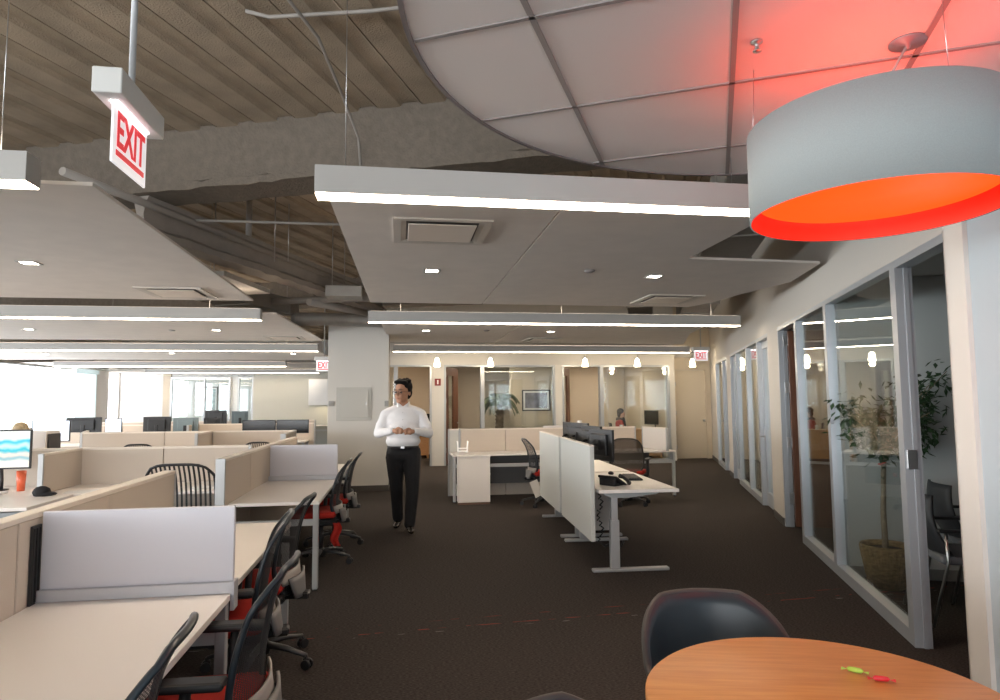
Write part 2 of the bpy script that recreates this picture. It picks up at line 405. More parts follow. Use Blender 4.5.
# ---- corridor wall on the right with the glazed office fronts
HZ = 2.44; TH = 0.10
OPEN = [('doorway', -0.95, -0.12), ('glass', -0.12, 1.60), ('glass', 1.60, 2.85), ('door', 2.85, 3.85),
        ('doorg', 4.55, 5.50), ('glass', 5.50, 6.66), ('glass', 6.66, 7.95), ('doorg', 7.95, 8.85), ('doorg', 9.45, 10.35), ('glass', 10.35, 11.8)]
bm = B(); cur = -9.2
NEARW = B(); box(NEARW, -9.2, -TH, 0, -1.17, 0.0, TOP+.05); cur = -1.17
for k, a, b_ in OPEN:
    if a > cur + 1e-3: box(bm, cur, -TH, 0, a, 0, TOP+.05)
    box(bm, a, -TH, HZ, b_, 0, TOP+.05); cur = b_
box(bm, cur, -TH, 0, 13.3, 0, TOP+.05)
o = struct('wall_right', bm, mat('corridor_wall_paint', (0.58, 0.55, 0.50), 0.75)); o.matrix_world = WM
bm = B(); box(bm, -1.17, 0.0, 0, -0.95, 0.022, HZ+0.02); box(bm, -0.965, -TH-.01, 0, -0.95, 0.022, HZ)
o = struct('trim_1', bm, mat('jamb_paint', (0.72, 0.69, 0.64), 0.6)); o.matrix_world = WM; o['label'] = 'pale jamb beside the open office doorway'
bm = B()
for a, b_ in ((3.86, 4.54), (8.86, 9.44), (11.81, 13.3), (-9.0, -1.18)): box(bm, a, 0, 0, b_, 0.012, 0.09)
o = struct('baseboard_right', bm, BASEM); o.matrix_world = WM
o = struct('wall_right_near', NEARW, mat('pale_blue_wall', (0.47, 0.545, 0.59), 0.75)); o.matrix_world = WM; o['label'] = 'pale blue-grey wall at the right edge'  # nearest stretch of wall, bluer in base colour than the rest
widx = 1
MW2 = WM
def frame_at(a, b_, kind, idx):
    global widx
    if kind == 'glass':
        o = window(idx, WM, a, b_, 0, HZ, .085, 0.042, rail=0.09)
        o['label'] = 'aluminium framed corridor window of an office'
    else:
        bm = B(); box(bm, a, -TH, 0, a+0.05, 0, HZ); box(bm, b_-0.05, -TH, 0, b_, 0, HZ); box(bm, a+0.05, -TH, HZ-0.05, b_-0.05, 0, HZ)
        # door stops
        box(bm, a+0.05, -TH*0.75, 0, a+0.06, -TH*0.5, HZ-0.05); box(bm, b_-0.06, -TH*0.75, 0, b_-0.05, -TH*0.5, HZ-0.05)
        o = struct('door_%d' % idx, bm, ALU); o.matrix_world = WM
    return o
n_ = 1
for k, a, b_ in OPEN:
    o = frame_at(a, b_, 'glass' if k == 'glass' else 'door', n_)
    if k == 'doorway':
        o['label'] = 'open office doorway beside the basket plant'
        bm = B(); rbox(bm, b_-0.064, -0.07, 1.10, b_-0.0495, -0.01, 1.22, 0.003); mk('strike_plate', bm, STEEL, o)
    if k == 'door':
        o['label'] = 'open walnut office door on the corridor'
        bm = B(); box(bm, b_-0.10, -TH-0.9, 0.01, b_-0.055, -TH-0.005, HZ-0.06)
        lf = mk('door_leaf', bm, WOODD, o, bevel=0.003)
        for z in (0.28, 0.95, 1.62, 2.2):
            bm = B(); rbox(bm, b_-0.075, -TH-0.03, z, b_-0.045, -TH+0.05, z+0.13, 0.003); mk('hinge', bm, STEEL, o)
        bm = B(); tube(bm, [(b_-0.10, -TH-0.84, 1.0), (b_-0.15, -TH-0.84, 1.0), (b_-0.16, -TH-0.80, 1.0), (b_-0.16, -TH-0.72, 1.0)], 0.009); mk('door_handle', bm, STEEL, lf)
    if k == 'doorg':
        o['label'] = 'glazed aluminium office door on the corridor'
        a1, b1 = a+0.055, b_-0.055
        bm = B(); box(bm, a1, -0.09, 0.01, a1+0.09, -0.05, HZ-.06); box(bm, b1-0.09, -0.10, 0.01, b1, -0.06, HZ-.06)
        box(bm, a1+.09, -0.10, 0.01, b1-.09, -0.06, 0.20); box(bm, a1+.09, -0.10, HZ-.16, b1-.09, -0.06, HZ-.06)
        lf = mk('door_leaf', bm, ALU, o)
        bm = B(); box(bm, a1+.085, -0.085, 0.195, b1-.085, -0.075, HZ-.155); mk('pane', bm, GLASS, lf)
        bm = B(); hx = b1-0.045; rbox(bm, hx-.025, -0.06, 0.93, hx+.025, -0.05, 1.10, 0.003); tube(bm, [(hx, -.05, 1.0), (hx, 0.0, 1.0), (hx-.02, 0.005, 1.0), (hx-.12, 0.005, 1.0)], 0.009); mk('door_handle', bm, STEEL, lf)
    n_ += 1
# rooms behind the corridor wall
DEP = 3.3
bm = B()
box(bm, -3.0, -TH-DEP-.12, 0, 13.3, -TH-DEP, .8); box(bm, -3.0, -TH-DEP-.12, 2.4, 13.3, -TH-DEP, 2.75)
for a, b_ in ((-3.0, -2.2), (1.0, 1.9), (3.4, 4.6), (6.2, 7.1), (8.7, 9.6), (12.6, 13.3)): box(bm, a, -TH-DEP-.12, .8, b_, -TH-DEP, 2.4)
o = struct('wall_office_back', bm, GREYWALL); o.matrix_world = WM
for i, (s, m_) in enumerate(((-2.6, GREYWALL), (1.60, GREYWALL), (4.2, TAN), (6.66, TAN), (9.15, TAN), (13.1, TAN))):
    bm = B(); box(bm, s-0.06, -TH-DEP, 0, s+0.06, -TH, 2.75); o = struct('wall_partition_%d' % (i+1), bm, m_); o.matrix_world = WM
    bm = B(); box(bm, s-0.072, -TH-DEP, 0, s-0.06, -TH, 0.09); o = struct('baseboard_partition_%d' % (i+1), bm, mat('grey_base', (0.28, 0.28, 0.28), 0.6)); o.matrix_world = WM
OFC = mat('office_ceiling', (0.62, 0.60, 0.57), 0.9)
bm = B(); box(bm, -3.0, -TH-DEP-.1, 2.62, 13.3, -TH, 2.75); o = struct('ceiling_offices_right', bm, OFC); o.matrix_world = WM

# ---- back offices
YB = 15.9
BO = [('glass', -0.42, -0.10), ('door', -0.10, 0.76), ('door', 1.06, 2.0), ('glass', 2.0, 3.84), ('door', 4.02, 5.04), ('glass', 5.04, 6.86)]
hwall('wall_back_offices', -1.0, 7.0, YB, 0.14, [(a, b_, 0, HZ) for k, a, b_ in BO], WHITE)
MB = Matrix(((1, 0, 0, 0), (0, 1, 0, YB+0.13), (0, 0, 1, 0), (0, 0, 0, 1)))
MBF = Matrix.Translation((0, YB+0.14, 0))
n_ = 20
for k, a, b_ in BO:
    if k == 'glass':
        q = window(n_, MBF, a, b_, 0, HZ, 0.15, 0.05); q['label'] = 'aluminium framed glass front of a back office'
    else:
        bm = B(); box(bm, a, -0.16, 0, a+0.045, 0, HZ); box(bm, b_-0.045, -0.16, 0, b_, 0, HZ); box(bm, a+0.045, -0.16, HZ-0.045, b_-0.045, 0, HZ)
        o = struct('door_%d' % n_, bm, ALU); o.matrix_world = MBF
        if a > 0.5:
            o['label'] = 'open walnut door of a back office'
            mt = Matrix.Translation((a+0.05, 0.02, 0)) @ Matrix.Rotation(R(64), 4, 'Z')
            w_ = b_-a-0.1; bm = B()
            box(bm, 0, 0, 0.01, w_*.22, .045, HZ-.05); box(bm, w_*.62, 0, 0.01, w_, .045, HZ-.05); box(bm, w_*.22, 0, .01, w_*.62, .045, .3); box(bm, w_*.22, 0, HZ-.25, w_*.62, .045, HZ-.05)
            bmesh.ops.transform(bm, matrix=mt, verts=bm.verts); lf = mk('door_leaf', bm, WOODD, o)
            bm = B(); box(bm, w_*.2, .018, .28, w_*.64, .026, HZ-.23); bmesh.ops.transform(bm, matrix=mt, verts=bm.verts); mk('pane', bm, GLASS, lf)
            bm = B(); tube(bm, [(w_-.07, -.0, 1.0), (w_-.07, -.05, 1.0), (w_-.18, -.055, 1.0)], 0.01); bmesh.ops.transform(bm, matrix=mt, verts=bm.verts); mk('door_handle', bm, STEEL, lf)
            for z in (0.3, 1.5, 2.15):
                bm = B(); rbox(bm, a+0.035, -0.05, z, a+0.06, 0.03, z+0.12, 0.003); mk('hinge', bm, STEEL, o)
        else: o['label'] = 'open doorway of the back office behind the man'
    n_ += 1
YR = 19.4
bm = B(); box(bm, -1.12, YR, 0, 7.6, YR+.12, 2.8); struct('wall_offices_rear', bm, TAN)
for i, (xa, xb) in enumerate(((-1.06, -1.06), (0.92, 0.92), (3.93, 4.75), (6.94, 6.94))):
    bm = B(); prism(bm, [(xa-.05, YB+.14), (xa+.05, YB+.14), (xb+.05, YR), (xb-.05, YR)], 0, 2.8); struct('wall_office_divider_%d' % (i+1), bm, TAN)
bm = B(); box(bm, -1.12, YB+.14, 2.66, 7.6, YR+.1, 2.8); struct('ceiling_back_offices', bm, OFC)
# corridor end
bm = B(); YE = 16.25
box(bm, 7.0, YE, 0, 7.16, YE+.12, TOP); box(bm, 8.02, YE, 0, 8.7, YE+.12, TOP); box(bm, 7.16, YE, HZ-.1, 8.02, YE+.12, TOP)
CREAM = mat('cream_wall_paint', (0.70, 0.62, 0.50), 0.75)
struct('wall_corridor_end', bm, CREAM)
bm = B(); box(bm, 6.88, YB-0.002, 0, 7.0, YE+.05, TOP); struct('wall_corner', bm, WHITE)
bm = B(); box(bm, 7.17, YE+.02, 0.01, 8.01, YE+.07, HZ-.12); o = struct('door_30', bm, CREAM); o['label'] = 'cream flush door closing the end of the corridor'
bm = B(); box(bm, 7.14, YE-.012, 0, 7.17, YE+.02, HZ-.07); box(bm, 8.01, YE-.012, 0, 8.04, YE+.02, HZ-.07); box(bm, 7.17, YE-.012, HZ-.11, 8.01, YE+.02, HZ-.07); mk('door_frame', bm, CREAM, o)
bm = B(); ball(bm, (7.93, YE-.04, 1.0), 0.035); tube(bm, [(7.93, YE+.02, 1.0), (7.93, YE-.03, 1.0)], 0.015); mk('door_knob', bm, STEEL, o)
for z in (.25, 1.15, 1.9):
    bm = B(); box(bm, 7.145, YE-.018, z, 7.175, YE+.02, z+.11); mk('hinge', bm, STEEL, o)
# filler walls closing the building shell on the right
bm = B(); box(bm, 8.6, YE, 0, 13.9, YE+.12, TOP); box(bm, 13.8, -4.2, 0, 13.92, YE, TOP); box(bm, 2.0, -4.2, 0, 13.9, -4.1, TOP)
box(bm, -1.0, 27.2, 0, 13.9, 27.4, TOP); box(bm, 13.8, YE, 0, 13.92, 27.4, TOP)
struct('wall_outer', bm, WHITE)

# ================================================================== ceiling panels and lights
def cloud(label, polys, z=2.75, th=0.022, name='ceiling_panel'):
    bm = B()
    for p in polys: prism(bm, p, z, z+th)
    return tag(mk(name, bm, CLOUD, bevel=0.002), label, 'ceiling panel', 'suspended ceiling panels')
g = 0.006
# right-hand bay, first panel with its notched corner by the corridor wall
def wx(y): return W0.x + (y-W0.y)*math.tan(AZ) - 0.04
cloud('large pale ceiling panel right above the middle aisle, behind the first long light', [
    [(-0.42, 3.9), (1.0-g, 3.9), (1.0-g, 7.93), (-0.36, 7.93)],
    [(1.0+g, 3.9), (2.40, 3.9), (2.43, 5.18), (3.70, 5.22), (3.98, 6.10), (3.86, 6.9), (3.84, 7.45), (3.70, 7.93), (1.0+g, 7.93)]])
cloud('second pale ceiling panel over the aisle, between two long lights', [
    [(-0.32, 9.15), (1.9-g, 9.15), (1.9-g, 13.35), (-0.20, 13.35)], [(1.9+g, 9.15), (4.75, 9.15), (5.25, 11.2), (6.10, 13.35), (1.9+g, 13.35)]])
cloud('last pale ceiling panel in front of the back offices', [[(-0.15, 14.35), (7.0, 14.35), (7.35, 15.80), (-0.15, 15.80)]])
# left-hand bay
cloud('near left ceiling panel with a long slanting free edge', [[(-6.0-g, 3.8), (-10.4, 3.8), (-10.4, 7.95), (-6.0-g, 7.95)], [(-6.0+g, 3.8), (-1.68, 3.8), (-1.715, 7.95), (-6.0+g, 7.95)]])
cloud('second left ceiling panel behind the free-ending long light', [[(-10.4, 9.1), (-1.66, 9.1), (-1.5, 13.1), (-10.4, 13.1)]])
cloud('third left ceiling panel towards the windows', [[(-10.4, 14.3), (-1.9, 14.3), (-1.9, 19.0), (-10.4, 19.0)]])
cloud('fourth left ceiling panel near the far wall', [[(-12.4, 20.4), (-1.9, 20.4), (-1.9, 23.5), (-12.4, 23.5)]])
cloud('farthest left ceiling panel against the far white wall', [[(-12.4, 24.6), (-1.6, 24.6), (-1.6, 27.15), (-12.4, 27.15)]])

def bar_light(x0, x1, y, label, z=2.6, wires=(0.08, 0.5, 0.92), upfill=True):
    t = thing('linear_pendant_light', label, 'light fixture', ((x0+x1)/2, y, z), 0, 'long suspended linear lights'); L = (x1-x0)/2
    bm = B(); box(bm, -L, -0.065, 0.006, L, 0.065, 0.148); mk('housing', bm, HOUS, t, bevel=0.002)
    bm = B(); box(bm, -L+.004, -0.058, 0.0, L-.004, 0.058, 0.005); mk('diffuser', bm, LED, t)
    bm = B(); box(bm, -L+.03, -0.045, 0.148, L-.03, 0.045, 0.151)
    if not upfill: bm.free()
    else: mk('added_uplight', bm, UPFILL, t)  # glowing strip added on the housing to brighten the ceiling above
    for q in wires:
        bm = B(); tube(bm, [(-L+2*L*q, 0, 0.148), (-L+2*L*q, 0, TOP-z)], 0.0025, 5); mk('suspension_wire', bm, STEEL, t)
    return t
bar_light(-0.43, 2.00, 3.36, 'nearest long white light crossing the aisle, right end behind the drum lamp', wires=(0.06, .94), upfill=False)
bar_light(-0.42, 4.84, 8.72, 'middle long white light over the aisle behind the first ceiling panel')
bar_light(-0.15, 6.45, 13.85, 'farthest long white light in front of the back offices')
bar_light(-4.2, -1.75, 3.36, 'long white light cut by the left edge of the picture', wires=(0.06, .94))
bar_light(-9.6, -1.76, 8.62, 'long white light over the left desks, first behind the near panel')
bar_light(-9.6, -1.68, 13.8, 'long white light over the left desks ending at the pillar')
bar_light(-9.5, -3.3, 19.7, 'long white light over the far left desks')
bar_light(-8.7, -2.9, 24.1, 'long white light close to the far white wall')

def downlight(x, y, label, z=2.75, s=0.055, lit=True):
    t = thing('recessed_downlight', label, 'downlight', (x, y, z), 0, 'square recessed downlights')
    bm = B()
    for a in ((-s-.02, -s-.02, s+.02, -s), (-s-.02, s, s+.02, s+.02), (-s-.02, -s, -s, s), (s, -s, s+.02, s)): box(bm, a[0], a[1], -0.006, a[2], a[3], 0.0)
    mk('trim_ring', bm, HOUS, t)
    bm = B(); box(bm, -s, -s, -0.004, s, s, 0.0); mk('lens', bm, DOWN, t)
for (x, y, l) in [(-3.11, 5.97, 'square downlight in the near left ceiling panel'), (0.285, 5.92, 'left square downlight in the large aisle panel'), (2.44, 5.95, 'right square downlight in the large aisle panel'),
                  (-5.84, 11.3, 'left downlight in the second left panel'), (-2.99, 11.2, 'right downlight in the second left panel'), (0.43, 11.0, 'left downlight in the second aisle panel'), (2.59, 11.0, 'right downlight in the second aisle panel'),
                  (-8.28, 16.8, 'left downlight in the third left panel'), (-5.39, 16.5, 'middle downlight in the third left panel'), (-2.6, 16.5, 'downlight in the third left panel nearest the pillar')]: downlight(x, y, l)
def detector(x, y, label, z=2.75):
    bm = B(); lathe(bm, [(0, 0), (0.05, 0), (0.05, -0.008), (0.03, -0.02), (0, -0.022)], 20); tag(mk('ceiling_sensor', bm, GRID if x > -1 else HOUS, loc=(x, y, z)), label, 'sensor', 'round ceiling sensors')
detector(1.73, 5.75, 'small dark round sensor between the two aisle downlights'); detector(1.45, 10.9, 'tiny dark sensor in the second aisle panel'); detector(-3.69, 11.26, 'small pale sensor beside the right downlight of the second left panel')

VENTM = mat('vent_enamel', (0.62, 0.58, 0.53), 0.4)
def vent(x, y, label, z=2.75, s=0.33):
    t = thing('ceiling_air_vent', label, 'air vent', (x, y, z), 0, 'square ceiling air vents')
    bm = B()
    def ring(a, b_, za, zb):
        p = [(-1, -1), (1, -1), (1, 1), (-1, 1)]
        A = [bm.verts.new((u*a, v*a, za)) for u, v in p]; Bv = [bm.verts.new((u*b_, v*b_, zb)) for u, v in p]
        for i in range(4): bm.faces.new((A[i], A[(i+1) % 4], Bv[(i+1) % 4], Bv[i]))
    ring(s, s, -.001, -.014); ring(s, s-.05, -.014, -.014); ring(s-.05, s-.10, -.014, .0); ring(s-.10, s-.10, 0, -.002)
    mk('vent_frame', bm, VENTM, t)
    bm = B(); box(bm, -s+.05, -s+.05, -.004, s-.05, s-.05, -.001); mk('vent_throat', bm, mat('vent_dark', (0.10, 0.09, 0.08), 0.7), t)
    bm = B(); box(bm, -s+.10, -s+.10, -.022, s-.10, s-.10, -.014); mk('vent_plate', bm, mat('vent_plate_metal', (0.80, 0.72, 0.64), 0.4), t, bevel=.004)
vent(0.28, 4.52, 'square air vent just behind the nearest long light')
vent(-2.38, 7.40, 'square air vent near the free corner of the left panel')
vent(3.14, 7.30, 'square air vent near the far right corner of the aisle panel')
vent(-2.1, 12.4, 'flat air vent in the second left panel by the pillar'); vent(2.75, 12.4, 'flat air vent in the second aisle panel')

# ---- round tiled ceiling disc above the table
DZ = 2.92; DC = Vector((1.645, 1.99)); DR = 1.65
t = thing('round_ceiling_canopy', 'big round tiled ceiling disc above the wooden table', 'ceiling panel', (DC.x, DC.y, DZ))
bm = B(); lathe(bm, [(0, 0.0), (DR, 0.0), (DR, 0.09), (0, 0.09)], 96, smooth=False); mk('tile_field', bm, TILE, t)
bm = B(); lathe(bm, [(DR-.0, -.008), (DR+.018, -.008), (DR+.018, 0.11), (DR-.0, 0.11), (DR-.0, -.008)], 96, smooth=False); mk('rim_band', bm, mat('rim_metal', (0.20, 0.17, 0.17), 0.5), t)
ga = R(27)
gd = Vector((math.sin(ga), math.cos(ga))); gn = Vector((math.cos(ga), -math.sin(ga)))
bm = B()
def chord(nrm, off):
    d = Vector((-nrm.y, nrm.x)); c = nrm*off; h = math.sqrt(max(0, (DR-.005)**2-off*off)); return c-d*h, c+d*h
def strip(p, q, wd, z0, z1):
    d = (q-p).normalized(); nn = Vector((-d.y, d.x))*wd/2
    prism(bm, [tuple(p+nn), tuple(p-nn), tuple(q-nn), tuple(q+nn)], z0, z1)
pA = Vector((0.461, 2.182))-DC; offA = pA.dot(gn); pB = Vector((1.436, 2.571))-DC; step = pB.dot(gn)-offA
for k in range(-2, 5):
    o_ = offA + step*k
    if abs(o_) < DR-.05: strip(*chord(gn, o_), 0.022, -0.006, 0.0)
pC = Vector((0.461, 2.182))-DC; oC = pC.dot(gd); pD = Vector((0.708, 2.897))-DC; st2 = pD.dot(gd)-oC
for k in range(-4, 4):
    o_ = oC + st2*k
    if abs(o_) < DR-.05: strip(*chord(gd, o_), 0.018, -0.006, 0.0)
mk('tile_grid', bm, GRID, t)
for a in (0.6, 2.2, 3.8, 5.4):
    bm = B(); tube(bm, [(1.3*math.cos(a), 1.3*math.sin(a), .09), (1.3*math.cos(a), 1.3*math.sin(a), TOP-DZ)], .004, 5); mk('suspension_wire', bm, STEEL, t)
# sprinkler head
bm = B(); lathe(bm, [(0, 0), (0.022, 0), (0.022, -.006), (.008, -.008), (.008, -.035), (.016, -.036), (.016, -.040), (0, -.040)], 16)
tag(mk('sprinkler_head', bm, STEEL, loc=(1.35, 2.22, DZ)), 'small sprinkler head under the round tiled disc', 'sprinkler')

# ---- drum lamp
k_ = 1.10; LC = (1.617*k_, 1.987*k_-.01); LR = .403*k_; LB = 1.55+.636*k_; LT = 1.55+.950*k_
t = thing('drum_pendant_lamp', 'large grey drum lamp with glowing red inside', 'lamp', (LC[0], LC[1], LB)); hh = LT-LB
bm = B(); lathe(bm, [(LR-.006, 0), (LR, 0.0), (LR, hh), (LR-.006, hh)], 96); mk('lamp_shade', bm, mat('shade_grey_felt', (0.36, 0.39, 0.39), 0.85, noise=.05, nscale=250), t)
bm = B(); lathe(bm, [(LR-.0065, hh-.001), (LR-.0065, 0.001)], 96); mk('shade_lining', bm, mat('red_lining', (0.95, 0.055, 0.02), 0.6), t)
bm = B(); lathe(bm, [(0, .075), (LR-.03, .075), (LR-.03, .080), (0, .080)], 64)
dm = bpy.data.materials.new('red_diffuser_lit'); dm.use_nodes = True; b_ = dm.node_tree.nodes['Principled BSDF']
b_.inputs['Base Color'].default_value = (0.9, 0.10, 0.02, 1); b_.inputs['Emission Color'].default_value = (1.0, 0.05, 0.004, 1); b_.inputs['Emission Strength'].default_value = 1.0
mk('lamp_diffuser', bm, dm, t)
bm = B()
for a in (0.4, 0.4+PI*2/3, 0.4+PI*4/3): tube(bm, [(0, 0, hh-.03), ((LR-.01)*math.cos(a), (LR-.01)*math.sin(a), hh-.03)], .005, 6)
lathe(bm, [(0, hh-.05), (.03, hh-.05), (.03, hh+.02), (0, hh+.02)], 16); mk('lamp_spider', bm, STEEL, t)
CN = Vector((1.93-LC[0], 2.14-LC[1]))
bm = B(); tube(bm, [(0, 0, hh+.01), (CN.x*.5, CN.y*.5, hh+(DZ-LT)*.55), (CN.x, CN.y, DZ-LB-.01)], .005, 6); mk('lamp_cable', bm, mat('cable_grey', (.45, .42, .40), .5), t)
for a in (0.4, 0.4+PI*2/3, 0.4+PI*4/3):
    bm = B(); tube(bm, [((LR-.02)*math.cos(a), (LR-.02)*math.sin(a), hh-.02), ((LR*.92)*math.cos(a), (LR*.92)*math.sin(a), DZ-LB)], .0015, 5); mk('suspension_wire', bm, STEEL, t)
bm = B(); lathe(bm, [(0, 0), (.065, 0), (.065, -.008), (.012, -.012), (.010, -.03), (0, -.03)], 32, c=(CN.x, CN.y, DZ-LB)); mk('ceiling_rose', bm, mat('rose_grey', (.30, .29, .30), .4, metal=.5), t)
for dx_ in (-.12, .12):
    bm = B(); ball(bm, (dx_, 0, hh-.12), .045, (1, 1, 1.25)); mk('bulb', bm, mat('bulb_glass', (1, .8, .6), .3, emit=2.0), t)
    ld = bpy.data.lights.new('drum_lamp_bulb', 'POINT'); ld.energy = LAMP_W/2; ld.color = (1, 0.62, 0.45); ld.shadow_soft_size = .06
    o = bpy.data.objects.new('drum_lamp_bulb', ld); COL.objects.link(o); o.parent = t; o.location = (dx_, 0, hh-.0)

# ---- exit signs
def exit_sign(loc, rotz, label, s=1.0, stem=None, gsize=.2, hl=.155):
    # local x along the plate, text faces local -y
    t = thing('exit_sign', label, 'exit sign', loc, rotz, 'red exit signs')
    bm = B(); rbox(bm, -.19*s, -.045*s, .205*s, .19*s, .045*s, .29*s, .003, 1); mk('sign_housing', bm, mat('sign_housing', (.66, .66, .64), .45), t)
    bm = B(); rbox(bm, -hl*s, -.004, 0, hl*s, .004, .21*s, .001, 1)
    mk('sign_plate', bm, mat('edge_lit_plate', (.80, .78, .80), .3, emit=.28), t)
    bm = B(); box(bm, (.005-hl)*s, -.012, .200*s, (hl-.005)*s, .012, .2045*s); mk('sign_lamp', bm, mat('sign_lamp_strip', (1, .85, .88), .3, emit=4), t)
    RL = mat('sign_red', (.55, .02, .03), .4, emit=.35)
    for sg in (-1, 1):
        cu = bpy.data.curves.new('lettering', 'FONT'); cu.body = 'EXIT'; cu.size = gsize*.90*s; cu.align_x = 'CENTER'; cu.extrude = .001; cu.offset = .0035
        o = bpy.data.objects.new('lettering', cu); COL.objects.link(o); o.parent = t; cu.materials.append(RL)
        bpy.context.view_layer.update(); me = bpy.data.meshes.new_from_object(o.evaluated_get(bpy.context.evaluated_depsgraph_get())); bpy.data.objects.remove(o)
        o = bpy.data.objects.new('lettering', me); COL.objects.link(o); o.parent = t
        o.scale = (.68, 1, 1); o.location = (0, sg*-.0058, .064*s); o.rotation_euler = (R(90), 0, 0 if sg > 0 else PI)
        bm = B(); box(bm, -.115*s, min(sg*-.0042, sg*-.0065), .030*s, .115*s, max(sg*-.0042, sg*-.0065), .048*s); mk('underline', bm, RL, t)
    if stem:
        bm = B(); tube(bm, [(0, 0, .29*s), (0, 0, stem-loc[2])], .011, 10); mk('stem', bm, SILV, t)
        bm = B(); lathe(bm, [(0, 0), (.05, 0), (.05, -.012), (0, -.014)], 20, c=(0, 0, stem-loc[2])); mk('stem_flange', bm, SILV, t)
    return t
exit_sign((-.928, 2.352, 2.335), R(90), 'near hanging exit sign seen edge-on at top left, over the desks', stem=TOP-.0, hl=.138, gsize=.185)
exit_sign((6.33, 13.0, 2.37), R(0), 'exit sign in front of the corridor end door', stem=TOP)
exit_sign((-1.50, 13.35, 2.17), R(0), 'exit sign half hidden behind the pillar', stem=TOP)

# ---- bell pendants before the back offices
first = None
for i, (x, y, l) in enumerate([(0.84, 15.0, 'glowing bell pendant above the red alarm'), (2.08, 15.0, 'glowing bell pendant left of the palm, second from left'), (4.36, 15.0, 'glowing bell pendant by the office corner post'), (5.66, 15.0, 'glowing bell pendant over the cubicle with the brown chair'), (7.12, 15.1, 'glowing bell pendant before the corridor end door')]):
    if first is None:
        t = thing('bell_pendant_lamp', l, 'lamp', (x, y, 2.36), 0, 'small bell pendants')
        bm = B(); lathe(bm, [(0, .19), (.03, .185), (.045, .15), (.062, .07), (.075, 0), (.06, -.008), (0, -.01)], 20); mk('lamp_shade', bm, BELL, t)
        bm = B(); tube(bm, [(0, 0, .19), (0, 0, .26)], .018, 10); tube(bm, [(0, 0, .26), (0, 0, .39)], .004, 6); mk('stem', bm, STEEL, t); first = t
    else: dup(first, (x, y, 2.36), 0, l)
    ld = bpy.data.lights.new('bell_pendant_bulb', 'POINT'); ld.energy = 3.5; ld.color = (1, 0.78, 0.5); ld.shadow_soft_size = .05
    o = bpy.data.objects.new('bell_pendant_bulb', ld); COL.objects.link(o); o.location = (x, y, 2.29)

# ---- ceiling clutter: pipes, hangers, ducts
PIPE = mat('painted_pipe', (0.40, 0.37, 0.34), 0.6)
def pipe(label, pts, r, m=PIPE, name='ceiling_pipe', n=10):
    bm = B(); tube(bm, pts, r, n); return tag(mk(name, bm, m), label, 'pipe')
u_ = dv.normalized(); sd = Vector((u_.y, -u_.x, 0))
a = p0 + sd*.17 + Vector((0, 0, 3.40)); b2 = p1 + sd*.17 + Vector((0, 0, 3.38))
pipe('pale pipe running along the grey beam towards the pillar', [a - u_*1.0, a, b2], .035)
pipe('thin horizontal pipe crossing beyond the broad fireproofed beam', [(-2.7, 6.95, 3.42), (-1.6, 6.92, 3.42), (0.1, 6.9, 3.42)], .014)
pipe('short thick vertical pipe dropping onto the grey beam', [(-1.80, 8.02, TOP+.02), (-1.80, 8.02, 3.45)], .035)
pipe('bent grey conduit near the top of the open ceiling', [(-1.2, 3.1, 4.02), (-.7, 3.95, 4.03), (-.55, 4.3, 3.98), (-.45, 5.0, 3.92), (-.36, 5.52, 3.8), (-.34, 5.60, 3.5)], .012, n=8)
pipe('grey conduit crossing the deck ribs overhead', [(-1.0, 4.24, 4.09), (-.85, 4.22, 4.05), (-.2, 4.08, 4.06), (.5, 3.85, 4.06)], .013, n=8)
for i, (x, y, zb, l) in enumerate([(-1.42, 7.6, 3.15, 'thin hanger rod left of the thick vertical pipe'), (-2.15, 7.9, 3.0, 'hanger rod close to the slanting panel edge'), (-1.42, 8.5, 3.35, 'thin hanger rod right of the thick vertical pipe'), (-.95, 9.3, 3.2, 'thin hanger rod nearest the aisle panel')]):
    bm = B(); tube(bm, [(x, y, zb), (x, y, TOP+.02)], .006, 6); tag(mk('hanger_rod', bm, STEEL), l, 'hanger rod', 'ceiling hanger rods')
DUCT = mat('galvanised_duct', (0.36, 0.34, 0.31), 0.5, metal=.3, noise=.08, nscale=6)
def duct(label, c, ang, l, w_, z0, z1):
    bm = B(); rbox(bm, -l/2, -w_/2, z0, l/2, w_/2, z1, .01, 1)
    q = -l/2
    while q < l/2: box(bm, q, -w_/2-.012, z0-.012, q+.03, w_/2+.012, z1+.012); q += 1.1
    return tag(mk('air_duct', bm, DUCT, loc=(c[0], c[1], 0), rotz=ang), label, 'air duct', 'ceiling air ducts')
duct('flat metal duct above the left panel, beside the grey beam', (-2.6, 9.6), R(68), 3.6, .55, 3.0, 3.25)
duct('long metal duct above the corridor side', (3.9, 7.6), PI/2-AZ, 9.0, .55, 3.05, 3.40)
duct('metal duct above the corridor end', (4.6, 11.9), PI/2-AZ, 5.0, .4, 3.0, 3.3)
pipe('pale pipe crossing just before the pillar top', [(-2.3, 10.55, 3.12), (-1.3, 10.2, 3.12), (.1, 9.8, 3.12)], .05)
pipe('pale diagonal pipe ending at the pillar', [(-1.35, 9.95, 3.05), (-.45, 11.3, 3.05)], .055)
bm = B(); prism(bm, [(-1.99, 7.72), (-1.72, 8.95), (-2.5, 9.2), (-2.95, 7.95)], 3.0, 3.06); tag(mk('duct_panel', bm, mat('duct_panel_paint', (.60, .55, .50), .7)), 'flat pale panel seen between the slanting edge and the grey beam', 'air duct')
bm = B(); tube(bm, [(-1.75, 11.05, 2.92), (-1.2, 11.35, 2.97), (-.6, 11.42, 2.96), (.2, 11.3, 2.92)], .11, 14); tag(mk('flexible_duct', bm, DUCT), 'round flexible duct sagging before the pillar', 'air duct')
